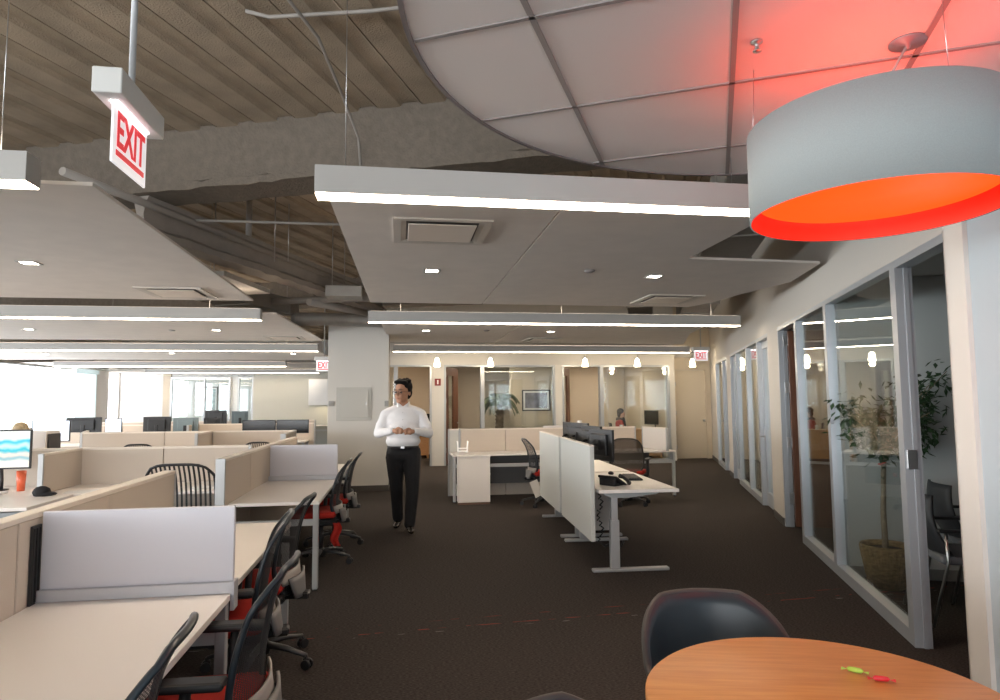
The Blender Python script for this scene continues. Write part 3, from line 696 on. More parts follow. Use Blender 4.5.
bm = B(); box(bm, -1.05, 9.35, 3.05, -.55, 9.7, 3.2); tube(bm, [(-.8, 9.5, 3.2), (-.8, 9.5, TOP)], .006, 6); tag(mk('junction_box', bm, DUCT), 'small junction box hanging beside the aisle panel edge', 'junction box')

# ================================================================== desks on the left
def legpost(name, x, y, z1, parent, w_=.045, m=SILV):
    bm = B(); rbox(bm, x-w_/2, y-w_/2, .012, x+w_/2, y+w_/2, z1, .004, 1); o = mk(name, bm, m, parent)
    bm = B(); lathe(bm, [(0, 0), (.02, 0), (.02, .014), (0, .014)], 12, c=(x, y, 0)); mk('foot', bm, BLACK, o)
    return o
DT = .73
def bench_desk(label, x0, x1, y0, y1, legs, group='white bench desks', name='office_desk'):
    t = thing(name, label, 'desk', ((x0+x1)/2, (y0+y1)/2, 0), 0, group); hx, hy = (x1-x0)/2, (y1-y0)/2
    bm = B(); rbox(bm, -hx, -hy, DT-.028, hx, hy, DT, .003, 2); mk('desk_top', bm, LAM, t)
    for (a, b_) in legs: legpost('leg', a*(hx-.03), b_*(hy-.03), DT-.028, t)
    if any(a > 0 for a, b_ in legs) or legs:
        sgn = legs[0][1] if legs else 1
        bm = B(); box(bm, -hx+.02, sgn*(hy-.03)-.02, DT-.20, hx-.05, sgn*(hy-.03)+.02, DT-.15); mk('side_rail', bm, SILV, t)
    return t
def spine(label, p, q, ztop=1.10, th=.07, seams=(), m=FAB, group='fabric desk partitions', slot=None, zb=0.02, capm=None):
    p = Vector(p); q = Vector(q); d = q-p; L = d.length; ang = math.atan2(d.y, d.x)
    t = thing('partition_panel', label, 'partition', (p.x, p.y, 0), ang, group)
    cuts = [0]+[s for s in seams]+[L]
    for a, b_ in zip(cuts[:-1], cuts[1:]):
        bm = B(); rbox(bm, a+.004, -th/2, zb, b_-.004, th/2, ztop-.022, .004, 1); mk('panel_section', bm, m, t)
    bm = B(); rbox(bm, -.002, -th/2-.004, ztop-.022, L+.002, th/2+.004, ztop, .003, 1); mk('top_cap', bm, capm or TRIMC, t)
    bm = B(); rbox(bm, -.022, -th/2-.002, zb, .0, th/2+.002, ztop, .002, 1); rbox(bm, L, -th/2-.002, zb, L+.022, th/2+.002, ztop, .002, 1); mk('end_post', bm, SILV, t)
    if slot:
        for sl in slot:
            bm = B(); box(bm, sl-.05, -th/2-.012, DT, sl+.02, -th/2-.002, ztop-.05)
            for k in range(3): box(bm, sl-.046+k*.023, -th/2-.018, DT+.01, sl-.040+k*.023, -th/2-.012, ztop-.06)
            mk('rail_slot', bm, BLACK, t)
    return t
XS = -1.535
spine('long beige partition along the back of the two nearest desks', (XS, 0.7), (XS, 4.72), seams=(1.02, 2.20, 3.0), slot=(2.33,), group='fabric desk partitions')
spine('beige partition behind the third and fourth desks', (XS+.10, 5.62), (XS+.16, 8.95), seams=(.84, 1.65), slot=(1.72,))
bench_desk('nearest white desk in the bottom left corner', XS+.04, -.72, .9, 3.04, [(1, 1), (1, -1)])
bench_desk('second white desk, just behind the first lavender screen', XS+.04, -.74, 3.07, 4.74, [(1, 1)])
bench_desk('third white desk, standing on a thin square leg in mid aisle', XS+.15, -.66, 5.66, 7.22, [(1, -1)])
bench_desk('fourth white desk, behind the second lavender screen', XS+.17, -.66, 7.25, 8.95, [(1, 1)])
# lavender screens clamped between desks
def screen(label, x0, x1, y, top=1.10):
    t = thing('desk_screen', label, 'desk screen', ((x0+x1)/2, y, DT), 0, 'lavender desk screens'); h = (x1-x0)/2
    bm = B(); rbox(bm, -h+.01, -.012, .045, h, .012, top-DT, .003, 1); mk('screen_board', bm, FROST, t)
    bm = B(); rbox(bm, -h, -.035, .001, h, .035, .05, .003, 1); box(bm, h-.005, -.035, -.07, h+.010, .035, .05); mk('screen_rail', bm, mat('rail_grey', (.50, .50, .53), .4, metal=.2), t)
screen('large lavender screen standing across the nearest desks', XS+.04, -.715, 3.055)
screen('smaller lavender screen between the third and fourth desks', XS+.17, -.66, 7.235)

# cross partitions of the cubicles further left
spine('beige cross partition behind the chair with the slatted back', (-6.2, 7.40), (-1.60, 7.37), seams=(1.5, 2.93, 3.75), m=FAB)
spine('short pink-beige divider standing on the L-shaped desk', (-3.26, 6.62), (-3.26, 7.36), zb=DT+.002, th=.04, m=FAB)
spine('cross partition of the second cubicle row', (-5.0, 11.35), (-1.75, 11.2), seams=(1.25, 2.0), m=FAB)
spine('short divider at the left end of the second cubicle row', (-5.35, 12.3), (-5.02, 11.35), th=.04, m=FAB, zb=.02)
spine('short divider in the middle of the second cubicle row', (-3.03, 10.45), (-3.03, 11.22), zb=DT+.002, th=.04, m=FAB)
spine('cross partition of the third cubicle row', (-7.2, 15.2), (-1.9, 15.1), seams=(1.3, 2.6, 4.0), m=FAB)
spine('short divider in the third cubicle row', (-4.35, 14.4), (-4.35, 15.1), zb=DT+.002, th=.04, m=FAB)
spine('cross partition of the farthest cubicle row', (-8.2, 19.3), (-2.4, 19.2), seams=(2.6, 3.9), m=FAB, ztop=1.06)
spine('aisle partition at the right end of the second cubicle row', (-1.68, 9.9), (-1.72, 11.15), seams=(.6,), m=FAB)
DESKL = [('L-shaped desk top under the slatted chair partition', -5.6, -1.62, 6.56, 7.34), ('desk return with the cups and the black cap', -5.6, -2.95, 5.80, 6.555),
         ('desk before the second cubicle partition', -5.6, -1.78, 10.45, 11.12), ('desk behind the second cubicle partition', -5.0, -1.8, 11.42, 12.15),
         ('desk before the third cubicle partition', -7.1, -2.0, 14.35, 15.05), ('desk under the wide black monitor on the far left', -6.3, -4.85, 12.55, 13.25), ('desk behind the third cubicle partition', -7.1, -2.0, 15.3, 16.0), ('desk in the farthest cubicle row', -8.0, -2.4, 18.4, 19.1),
         ('desk behind the cross partition next to the locker', -3.65, -1.75, 7.5, 8.2)]
for l, a, b_, c, d in DESKL:
    bench_desk(l, a, b_, c, d, [(1, -1), (-1, -1), (1, 1), (-1, 1)], group='cubicle desks')
# locker cabinet with a dark side
t = thing('storage_locker', 'white storage cabinet with a dark side behind the near monitor', 'cabinet', (-4.68, 7.84, 0))
bm = B(); rbox(bm, -1.0, -.30, .02, 1.0, -.02, 1.27, .004, 1); mk('cabinet_body', bm, LAM, t)
bm = B(); rbox(bm, 1.001, -.28, .05, 1.02, -.04, 1.24, .003, 1); mk('side_panel', bm, mat('dark_side', (.06, .055, .055), .5), t)
bm = B(); box(bm, -1.0, -.315, .06, -.34, -.30, 1.2); box(bm, -.33, -.315, .06, .33, -.30, 1.2); box(bm, .34, -.315, .06, 1.0, -.30, 1.2); mk('cabinet_door', bm, LAM, t)

# ---- monitors
def monitor(label, loc, rotz, w_=.56, h_=.34, arm=False, screen=None, zc=None, shelf=DT, group='computer monitors', rear=True, casing=None, gap=.14):
    # screen faces local -y, origin on the desk
    t = thing('computer_monitor', label, 'monitor', loc, rotz, group)
    zc = zc if zc is not None else gap+h_/2
    bm = B(); rbox(bm, -w_/2, -.012, zc-h_/2, w_/2, .014, zc+h_/2, .004, 2); rbox(bm, -w_*.32, .014, zc-h_*.35, w_*.32, .045, zc+h_*.35, .012, 2); mk('monitor_casing', bm, casing or DSCR, t)
    bm = B(); box(bm, -w_/2+.014, -.0145, zc-h_/2+.016, w_/2-.014, -.012, zc+h_/2-.014); mk('screen', bm, screen or mat('screen_off', (.012, .013, .016), .15), t)
    bm = B()
    if arm:
        tube(bm, [(0, .045, zc), (0, .09, zc), (.0, .12, zc-.02), (.0, .16, .10), (0, .16, .0)], .016, 8); lathe(bm, [(0, 0), (.06, 0), (.06, .012), (0, .015)], 16, c=(0, .16, 0)); rbox(bm, -.05, .045, zc-.05, .05, .06, zc+.05, .004, 1)
    else:
        rbox(bm, -.035, .03, .01, .035, .06, zc, .008, 1); rbox(bm, -.12, -.08, 0, .12, .12, .014, .006, 1)
    mk('monitor_stand', bm, DSCR, t)
    return t
def beach_screen():
    m = bpy.data.materials.new('screen_seaside_picture'); m.use_nodes = True; nt = m.node_tree; b = nt.nodes['Principled BSDF']
    tc = nt.nodes.new('ShaderNodeTexCoord'); sp = nt.nodes.new('ShaderNodeSeparateXYZ'); nt.links.new(tc.outputs['Object'], sp.inputs[0])
    n = nt.nodes.new('ShaderNodeTexNoise'); n.inputs['Scale'].default_value = 7; nt.links.new(tc.outputs['Object'], n.inputs['Vector'])
    ma = nt.nodes.new('ShaderNodeMath'); ma.operation = 'MULTIPLY_ADD'; ma.inputs[1].default_value = .10; nt.links.new(n.outputs[0], ma.inputs[0]); nt.links.new(sp.outputs['Z'], ma.inputs[2])
    cr = nt.nodes.new('ShaderNodeValToRGB'); nt.links.new(ma.outputs[0], cr.inputs[0]); e = cr.color_ramp.elements
    cr.color_ramp.interpolation = 'EASE'
    e[0].position = .24; e[0].color = (.75, .76, .72, 1); e[1].position = .56; e[1].color = (.75, .78, .75, 1)
    for p, c in ((.33, (.72, .68, .60, 1)), (.37, (.22, .40, .45, 1)), (.41, (.72, .60, .52, 1)), (.45, (.02, .42, .52, 1)), (.48, (.45, .70, .72, 1)), (.52, (.03, .45, .62, 1))):
        x = e.new(p); x.color = c
    nt.links.new(cr.outputs[0], b.inputs['Base Color']); nt.links.new(cr.outputs[0], b.inputs['Emission Color']); b.inputs['Emission Strength'].default_value = .25
    return m
BRIGHT = mat('screen_bright_page', (.80, .88, 1.0), .2, emit=.6)
monitor('near monitor at the left edge showing a seaside picture', (-3.78, 6.84, DT), R(4), .62, .37, arm=True, screen=beach_screen(), zc=.40)
monitor('bright white monitor beside the blonde person', (-5.12, 10.62, DT), R(6), .50, .32, screen=BRIGHT, zc=.43)
monitor('black monitor back, widest of the dark ones left of the pillar row', (-5.66, 12.85, DT), R(180), .60, .27, zc=.45)
monitor('small bright monitor right of the wide black one', (-5.16, 12.85, DT), R(6), .28, .26, screen=BRIGHT, zc=.43)
monitor('black monitor back in the third cubicle row', (-5.02, 14.6, DT), R(180), .54, .34, zc=.38)
monitor('grey-green monitor back beside the black one in the third row', (-4.46, 14.62, DT), R(180), .50, .32, zc=.36, casing=mat('teal_grey_casing', (.16, .21, .23), .4))
monitor('small dark monitor at the right of the grey-green one', (-4.20, 15.6, DT), R(180), .36, .26, zc=.36)
monitor('black monitor in front of the framed glass at the far wall', (-4.95, 18.75, DT), R(180), .56, .38, zc=.44)
monitor('grey monitor in front of the far glass', (-4.33, 18.75, DT), R(195), .42, .36, zc=.42, casing=MATS['teal_grey_casing'])
monitor('left of the two wide reflective monitors near the pillar', (-2.45, 12.02, DT), R(2), .56, .24, zc=.40)
monitor('right of the two wide reflective monitors near the pillar', (-1.88, 12.02, DT), R(-2), .56, .24, zc=.40)

# small things on the L-shaped desk
def cup(label, loc, r, h, c, name='drinking_cup'):
    bm = B(); lathe(bm, [(0, 0), (r*.75, 0), (r, h), (r*.92, h), (r*.7, .008), (0, .008)], 20)
    tag(mk(name, bm, mat('plastic_%s' % label[:6], c, .35), loc=loc), label, 'cup')
cup('orange-red cup on the left desk', (-3.58, 6.92, DT), .042, .19, (.75, .14, .06)); cup('blue and white cup beside the orange-red one', (-3.42, 7.02, DT), .045, .13, (.35, .60, .72))
bm = B(); ball(bm, (0, 0, .035), .075, (1, .9, .75)); ball(bm, (.06, -.02, .02), .06, (1.3, .8, .3)); tag(mk('black_cap', bm, mat('black_felt', (.01, .01, .012), .8), loc=(-3.19, 6.50, DT), smooth=True), 'crumpled black cap on the corner of the left desk', 'cap')
bm = B(); box(bm, -.15, -.1, 0, .15, .1, .003); tag(mk('paper_sheet', bm, mat('paper', (.8, .8, .8), .7), loc=(-2.95, 6.75, DT), rotz=.3), 'white paper sheet right of the black cap', 'paper')
bm = B(); box(bm, -.2, -.14, 0, .2, .14, .02); tag(mk('paper_stack', bm, MATS['paper'], loc=(-3.80, 6.62, DT), rotz=.1), 'stack of papers under the near monitor', 'paper')
bm = B(); rbox(bm, -.2, -.07, 0, .2, .07, .02, .005, 1); tag(mk('computer_keyboard', bm, BLACK, loc=(-3.75, 6.2, DT)), 'black keyboard at the left edge of the picture', 'keyboard')
bm = B(); box(bm, -.13, -.1, 0, .13, .1, .012); tag(mk('paper_stack', bm, MATS['paper'], loc=(-1.86, 6.78, DT), rotz=.5), 'papers on the desk right of the slatted chair', 'paper')

# ================================================================== office chairs
def back_pt(u, v, dy=0.0):
    ys = [-.205, -.172, -.178, -.200, -.232, -.285]; zs = [.44, .56, .68, .80, .89, .985]; ws = [.15, .215, .235, .225, .215, .17]
    q = v*5; i = min(4, int(q)); f = q-i
    def cr(a):
        p0_ = a[max(i-1, 0)]; p1_ = a[i]; p2_ = a[i+1]; p3_ = a[min(i+2, 5)]
        return .5*((2*p1_)+(-p0_+p2_)*f+(2*p0_-5*p1_+4*p2_-p3_)*f*f+(-p0_+3*p1_-3*p2_+p3_)*f**3)
    x = cr(ws)*u; y = cr(ys)+.05*u*u*(1-v*.5)+dy; z = cr(zs) - .028*(abs(u)**4)*max(0, (v-.75)/.25)
    return (x, y, z)
def office_chair(label, loc, rotz, net=NET, frame=CHF, arms=True, seat=RED, shell=True, group='task chairs with red seats'):
    t = thing('office_chair', label, 'office chair', loc, rotz, group)
    bm = B(); grid(bm, lambda a, b_: back_pt(a*2-1, .02+b_*.96), 12, 18); mk('backrest_mesh', bm, net, t)
    bm = B(); pts = [back_pt(-1, i/22) for i in range(23)] + [back_pt(-1+i/8*2, 1.0) for i in range(1, 8)] + [back_pt(1, 1-i/22) for i in range(23)]
    pts += [(back_pt(1, 0)[0]*(1-i/4*2), back_pt(0, 0)[1]+.03, back_pt(1, 0)[2]-.01) for i in range(1, 4)]
    rs = [.0135-.0035*i/22 for i in range(23)]+[.0115]*7+[.010+.0035*i/22 for i in range(23)]+[.0135]*3
    tube(bm, pts+[pts[0]], rs+[rs[0]], 10, cap=False); mk('back_frame', bm, frame, t)
    if shell:
        bm = B(); grid(bm, lambda a, b_: (lambda p: (p[0]*1.02, p[1]-.028, p[2]))(back_pt(a*2-1, .10+b_*.11)), 12, 3, .008); mk('lumbar_band', bm, mat('lumbar_cream', (.38, .35, .32), .5), t)
        bm = B(); grid(bm, lambda a, b_: ((a*2-1)*(.10+.07*b_), -.232-.02*(1-b_)+.03*abs(a*2-1)**2, .40+.13*b_), 8, 4, .012); mk('back_support', bm, GREYP, t)
    bm = B(); rbox(bm, -.235, -.165, .445, .235, .25, .505, .028, 3)
    for v in bm.verts:
        if v.co.y > .18: v.co.z -= (v.co.y-.18)*.25
        v.co.z += .012*(abs(v.co.x)/.235)**2
    mk('seat', bm, seat, t, smooth=True)
    bm = B(); rbox(bm, -.21, -.17, .415, .21, .21, .445, .01, 1); rbox(bm, -.07, -.14, .36, .07, .10, .416, .01, 1); rbox(bm, -.04, -.28, .38, .04, -.10, .42, .01, 1); mk('seat_pan', bm, BLACK, t)
    if arms:
        for sg in (-1, 1):
            bm = B(); tube(bm, [(sg*.19, .0, .42), (sg*.265, 0, .425), (sg*.275, 0, .50), (sg*.275, -.01, .655)], [.018, .018, .02, .018], 8, sy=1.3)
            rbox(bm, sg*.275-.038, -.13, .655, sg*.275+.038, .13, .685, .012, 2); mk('armrest', bm, BLACK, t)
    bm = B(); tube(bm, [(0, 0, .10), (0, 0, .37)], .026, 14); lathe(bm, [(0, .06), (.045, .06), (.05, .10), (.035, .14), (0, .14)], 18); mk('gas_column', bm, BLACK, t)
    for k in range(5):
        a = R(90+72*k+18); c, s_ = math.cos(a), math.sin(a)
        bm = B(); tube(bm, [(c*.03, s_*.03, .115), (c*.16, s_*.16, .105), (c*.30, s_*.30, .075)], [.026, .021, .015], 8, sy=.8)
        lg = mk('leg', bm, mat('chair_base_grey', (.05, .05, .052), .35), t)
        bm = B()
        for q in (-.016, .016):
            cc = Vector((c*.305 - s_*q, s_*.305 + c*q, .028)); d = Vector((-s_, c, 0))*.009
            tube(bm, [cc-d, cc+d], .028, 14)
        tube(bm, [(c*.30, s_*.30, .03), (c*.30, s_*.30, .08)], .010, 8); rbox(bm, -.02, -.012, .04, .02, .012, .064, .006, 1, mtx=Matrix.Translation((c*.30, s_*.30, 0)) @ Matrix.Rotation(a, 4, 'Z'))
        mk('caster', bm, BLACK, lg)
    return t
# facing -X: local +Y -> world -X  => rotz = +90 deg
ch0 = office_chair('nearest office chair at the bottom left, back cut by the picture edge', (-.81, 1.77, 0), R(94))
dup(ch0, (-.66, 2.51, 0), R(88), 'second office chair at the near desk, pale rim catching the light')
dup(ch0, (-.83, 3.50, 0), R(97), 'office chair at the second desk, nearer of the overlapping pair')
dup(ch0, (-.81, 4.18, 0), R(84), 'office chair at the second desk, farther of the overlapping pair')
dup(ch0, (-.76, 6.65, 0), R(88), 'office chair at the third desk with a red ribbon hanging under its seat')
dup(ch0, (-.71, 7.5, 0), R(88), 'office chair at the fourth desk nearest the pillar')
dup(ch0, (2.10, 9.62, 0), R(-86), 'side-on office chair left of the standing desks with a white tag under it')
sl = office_chair('office chair with black slatted back in front of the cross partition', (-1.86, 6.22, 0), R(0), net=SLAT, frame=BLACK, group='chairs at the left cubicles', shell=False)
sl.scale = (1.28, 1.1, 1.05)
dup(sl, (-3.62, 10.08, 0), R(0), 'slatted black chair showing only its top, left of the two far ones').scale = (1, 1, 1)
dup(sl, (-2.00, 10.08, 0), R(0), 'slatted black chair showing only its top, right of the two far ones').scale = (1, 1, 1)
office_chair('brown mesh-back office chair between the standing desks and the cubicle', (3.40, 9.45, 0), R(-28), net=BROWNNET, frame=mat('brown_frame', (.06, .05, .04), .4), group='brown mesh chair', shell=False)
# ribbon and paper tag hanging on chairs
bm = B(); grid(bm, lambda a, b_: ((a-.5)*.07+.02*math.sin(b_*7), .02*math.sin(a*9+b_*4), .40-.22*b_), 6, 10, .003)
tag(mk('red_ribbon', bm, RED, loc=(-.60, 6.50, 0), rotz=R(30)), 'crumpled red ribbon hanging below the seat of the third desk chair', 'ribbon')
bm = B(); rbox(bm, -.06, -.003, -.24, .06, .003, 0, .001, 1); o = tag(mk('paper_tag', bm, mat('tag_card', (.75, .70, .64), .7), loc=(1.90, 9.30, .40)), 'white card tag hanging under the side-on chair', 'tag'); o.rotation_euler = (0, R(-22), 0)

# ================================================================== sit-stand desks
def stand_desk(label, loc, L=1.45, group='sit-stand desks'):
    # local: long axis y, x to the right; panel on the left side
    t = thing('standing_desk', label, 'desk', loc, R(-3.2), group)
    bm = B(); rbox(bm, .05, 0, .705, .80, L, .735, .004, 2); mk('desk_top', bm, LAM, t)
    bm = B(); rbox(bm, -.03, 0, .28, .012, L-.05, 1.13, .004, 1); mk('privacy_panel', bm, mat('pale_grey_panel', (.60, .61, .58), .8, noise=.04, nscale=300), t)
    bm = B(); rbox(bm, -.032, 0, 1.13, .014, L-.05, 1.142, .002, 1); mk('top_cap', bm, TRIMC, t)
    for y in (.06, L-.10):
        bm = B(); rbox(bm, .16, y-.035, .03, .24, y+.035, .46, .004, 1); rbox(bm, .17, y-.027, .45, .23, y+.027, .68, .004, 1); mk('leg', bm, SILV, t)
        bm = B(); rbox(bm, -.01, y-.035, .0, .70, y+.035, .028, .008, 2); mk('foot_bar', bm, SILV, t)
        bm = B(); vs = [(.10, .705), (.62, .705), (.60, .69), (.33, .66), (.18, .66), (.10, .69)]
        a_ = [bm.verts.new((x, y-.03, z)) for x, z in vs]; b_ = [bm.verts.new((x, y+.03, z)) for x, z in vs]
        bm.faces.new(a_); bm.faces.new(b_[::-1])
        for i in range(6): bm.faces.new((a_[i], a_[(i+1) % 6], b_[(i+1) % 6], b_[i]))
        mk('top_bracket', bm, mat('bracket_grey', (.42, .44, .45), .4, metal=.3), t)
    bm = B(); rbox(bm, .17, .09, .67, .23, L-.13, .70, .003, 1); mk('crossbar', bm, SILV, t)
    return t
stand_desk('nearer sit-stand desk with pale side panel and phone on top', (1.735, 5.77, 0))
stand_desk('farther sit-stand desk behind the nearer one', (1.82, 7.29, 0))
bm = B()
for k in range(9):
    z = .66-.05*k; x = .02*math.sin(k*1.3)
    tube(bm, [(x-.015, 0, z), (x+.015, .012, z-.02), (x-.015, .0, z-.045)], .007, 6)
tube(bm, [(0, 0, .21), (.05, .02, .17), (.14, .05, .19), (.20, .0, .16), (.24, .05, .20)], .012, 6)
tag(mk('cable_chain', bm, BLACK, loc=(1.88, 6.05, 0)), 'black coiled cable chain hanging under the nearer sit-stand desk', 'cable')
def dual(label, loc, rotz, zc): return monitor(label, loc, rotz, .52, .33, arm=True, zc=zc)
dual('nearest black monitor back above the standing desk phone', (2.14, 6.80, .735), R(101), .34)
dual('black monitor overlapping the nearest one, on the same desk', (2.16, 7.22, .735), R(98), .36)
dual('black monitor on the farther sit-stand desk', (2.22, 7.98, .735), R(102), .37)
dual('last black monitor on the farther sit-stand desk', (2.24, 8.42, .735), R(98), .36)
t = thing('desk_phone', 'black desk phone tilted on its stand at the near desk corner', 'phone', (2.03, 6.12, .735), R(35))
bm = B(); rbox(bm, -.10, -.11, .0, .10, .11, .022, .006, 2, mtx=Matrix.Translation((0, 0, .03)) @ Matrix.Rotation(R(28), 4, 'Y')); mk('phone_body', bm, BLACK, t)
bm = B(); tube(bm, [(-.06, -.13, .10), (-.02, -.145, .085), (.04, -.145, .05), (.09, -.13, .02)], [.022, .016, .016, .022], 10); mk('handset', bm, BLACK, t)
bm = B(); rbox(bm, -.09, -.09, 0, -.05, .09, .07, .005, 1); rbox(bm, -.09, -.09, 0, .10, .09, .012, .004, 1); mk('phone_stand', bm, BLACK, t)
t = thing('computer_keyboard', 'black keyboard lying on the nearer sit-stand desk', 'keyboard', (2.40, 6.60, .735), R(80))
bm = B(); rbox(bm, -.22, -.075, 0, .22, .075, .018, .005, 1); mk('keyboard_base', bm, BLACK, t)
bm = B()
for i in range(14):
    for j in range(5): rbox(bm, -.205+i*.0295, -.063+j*.026, .018, -.205+i*.0295+.024, -.063+j*.026+.021, .024, .002, 1)
mk('keys', bm, mat('key_grey', (.04, .04, .042), .5), t)
bm = B(); ball(bm, (0, 0, .012), .03, (1, 1.6, .8)); tag(mk('computer_mouse', bm, BLACK, loc=(2.30, 6.98, .735)), 'black mouse beyond the keyboard on the sit-stand desk', 'mouse')
bm = B(); lathe(bm, [(0, 0), (.03, 0), (.033, .17), (0, .175)], 16); tag(mk('steel_bottle', bm, STEEL, loc=(1.98, 7.72, .735)), 'steel bottle between the monitors on the sit-stand desks', 'bottle')
bm = B(); rbox(bm, .0, 0, .02, .34, .45, .60, .004, 1); o = tag(mk('under_desk_cabinet', bm, LAM, loc=(2.13, 7.55, 0), rotz=R(-3)), 'low white cabinet on the floor beneath the sit-stand desks', 'cabinet')

# ================================================================== back cubicle row
YP = 10.72
spine('wide beige partition of the cubicle in front of the back offices', (.98, YP), (3.95, YP-.02), seams=(.74, 2.22), m=FAB)
spine('grey end panel at the left of the front cubicle desk', (.80, YP), (.95, YP), m=FABG, th=.06)
spine('white end panel at the right of the front cubicle desk', (4.22, 9.95), (4.10, 10.65), zb=.735, th=.04, m=mat('white_panel', (.74, .70, .66), .7))
t = bench_desk('long white cubicle desk in front of the glass offices', .80, 4.42, 10.08, 10.66, [(-1, -1), (1, -1)], group='front cubicle desk')
bm = B(); box(bm, -1.75, .20, .22, 1.55, .235, .70); mk('modesty_panel', bm, mat('dark_modesty', (.13, .125, .12), .8), t)
t = thing('pedestal_cabinet', 'white pedestal cabinet standing before the cubicle desk', 'cabinet', (1.11, 10.0, 0))
bm = B(); rbox(bm, -.245, -.12, .03, .245, .07, .70, .004, 1); mk('cabinet_body', bm, LAM, t)
bm = B(); rbox(bm, -.25, -.13, .70, .25, .07, .735, .003, 1); mk('cabinet_top', bm, LAM, t)
bm = B(); box(bm, -.24, -.115, 0, .24, .065, .03); mk('plinth', bm, mat('brown_plinth', (.16, .09, .06), .6), t)
bm = B(); rbox(bm, .246, -.06, .42, .258, -.01, .46, .003, 1); mk('lock', bm, STEEL, t)
# white wire organiser
bm = B()
for z in (.03, .075):
    for y in (-.05, .05):
        tube(bm, [(-.075, y, z), (.075, y, z)], .006, 6)
    for x in (-.075, .075): tube(bm, [(x, -.05, z), (x, .05, z)], .006, 6)
for x in (-.075, .075):
    for y in (-.05, .05): tube(bm, [(x*.8, y*.8, .004), (x, y, .03), (x*1.0, y, .10), (x*1.12, y, .19)], .007, 6)
for x in (-.04, 0, .04): tube(bm, [(x, -.05, .03), (x, .05, .03)], .004, 6)
tag(mk('wire_organiser', bm, mat('glowing_white_wire', (.95, .93, .90), .3, emit=.12), loc=(.985, 10.40, DT)), 'bright white wire organiser on the left end of the cubicle desk', 'organiser')  # faint glow put into the wire material for brightness; not a lamp
bm = B(); lathe(bm, [(0, 0), (.035, 0), (.04, .11), (.034, .11), (.03, .01), (0, .01)], 16); tag(mk('drinking_cup', bm, mat('cup_white', (.8, .8, .8), .4), loc=(3.0, YP, 1.10)), 'white cup standing on top of the wide partition', 'cup')
bm = B(); rbox(bm, -.18, -.03, 0, .18, .03, .03, .005, 1); tag(mk('paper_tray', bm, mat('tray_white', (.75, .72, .70), .5), loc=(2.55, YP, 1.10)), 'flat white tray on top of the wide partition', 'tray')

# ================================================================== wall-mounted things
t = thing('access_panel', 'square metal access panel on the white pillar', 'access panel', (-.80, 11.69, 1.52))
bm = B(); rbox(bm, -.30, -.012, -.29, .30, .01, .29, .003, 1); mk('panel_frame', bm, mat('panel_paint', (.52, .51, .47), .5), t)
bm = B(); rbox(bm, -.25, -.032, -.24, .25, -.0125, .24, .003, 1); mk('panel_door', bm, MATS['panel_paint'], t)
bm = B(); rbox(bm, .205, -.038, -.02, .222, -.032, .03, .002, 1); mk('latch', bm, STEEL, t)
bm = B(); rbox(bm, -.05, -.03, -.045, .05, 0, .045, .006, 1); rbox(bm, -.02, -.045, -.02, .02, -.03, .02, .004, 1); tag(mk('thermostat', bm, mat('thermo', (.35, .34, .32), .5), loc=(-1.18, 11.70, 1.53)), 'small grey box on the pillar left of the access panel', 'thermostat')
bm = B(); rbox(bm, -.035, -.02, -.05, .035, 0, .05, .004, 1); tag(mk('wall_switch', bm, MATS['thermo'], loc=(-.235, 11.70, 1.52)), 'small switch on the pillar edge beside the man', 'switch')
t = thing('fire_alarm', 'dark red fire alarm between two back office doors', 'fire alarm', (.905, YB-.001, 2.02))
bm = B(); rbox(bm, -.075, -.03, -.085, .075, 0, .085, .005, 1); mk('alarm_body', bm, mat('alarm_red', (.20, .02, .02), .5), t)
bm = B(); rbox(bm, -.016, -.034, -.05, .016, -.03, .05, .002, 1); mk('strobe_lens', bm, mat('strobe_white', (.9, .9, .9), .3), t)
def picture(label, loc, rotz, w_, h_, art, fr=BLACK):
    t = thing('framed_picture', label, 'picture', loc, rotz)
    bm = B()
    for a in ((-w_/2, -h_/2, w_/2, -h_/2+.035), (-w_/2, h_/2-.035, w_/2, h_/2), (-w_/2, -h_/2+.035, -w_/2+.035, h_/2-.035), (w_/2-.035, -h_/2+.035, w_/2, h_/2-.035)): box(bm, a[0], -.03, a[1], a[2], 0, a[3])
    mk('picture_frame', bm, fr, t)
    bm = B(); box(bm, -w_/2+.03, -.012, -h_/2+.03, w_/2-.03, -.002, h_/2-.03); mk('mat_board', bm, mat('mat_board', (.72, .74, .74), .7), t)
    bm = B(); box(bm, -w_/2+.09, -.015, -h_/2+.085, w_/2-.09, -.0125, h_/2-.085); mk('print', bm, art, t)
picture('framed blue-grey print with reddish blots on the back office wall', (3.82, 18.15, 1.56), 0, .82, .60, mat('print_blots', (.14, .15, .22), .5, noise=.7, nscale=4))
bm = B(); box(bm, 3.05, 18.152, 0, 4.42, 18.25, 2.66); struct('wall_office_return', bm, TAN)
picture('tall framed striped print at the far glass office', (-7.52, 27.195, 1.70), 0, .78, 1.0, mat('print_stripes', (.25, .40, .42), .5, noise=.6, nscale=9, stretch=(.3, 1, 3)))

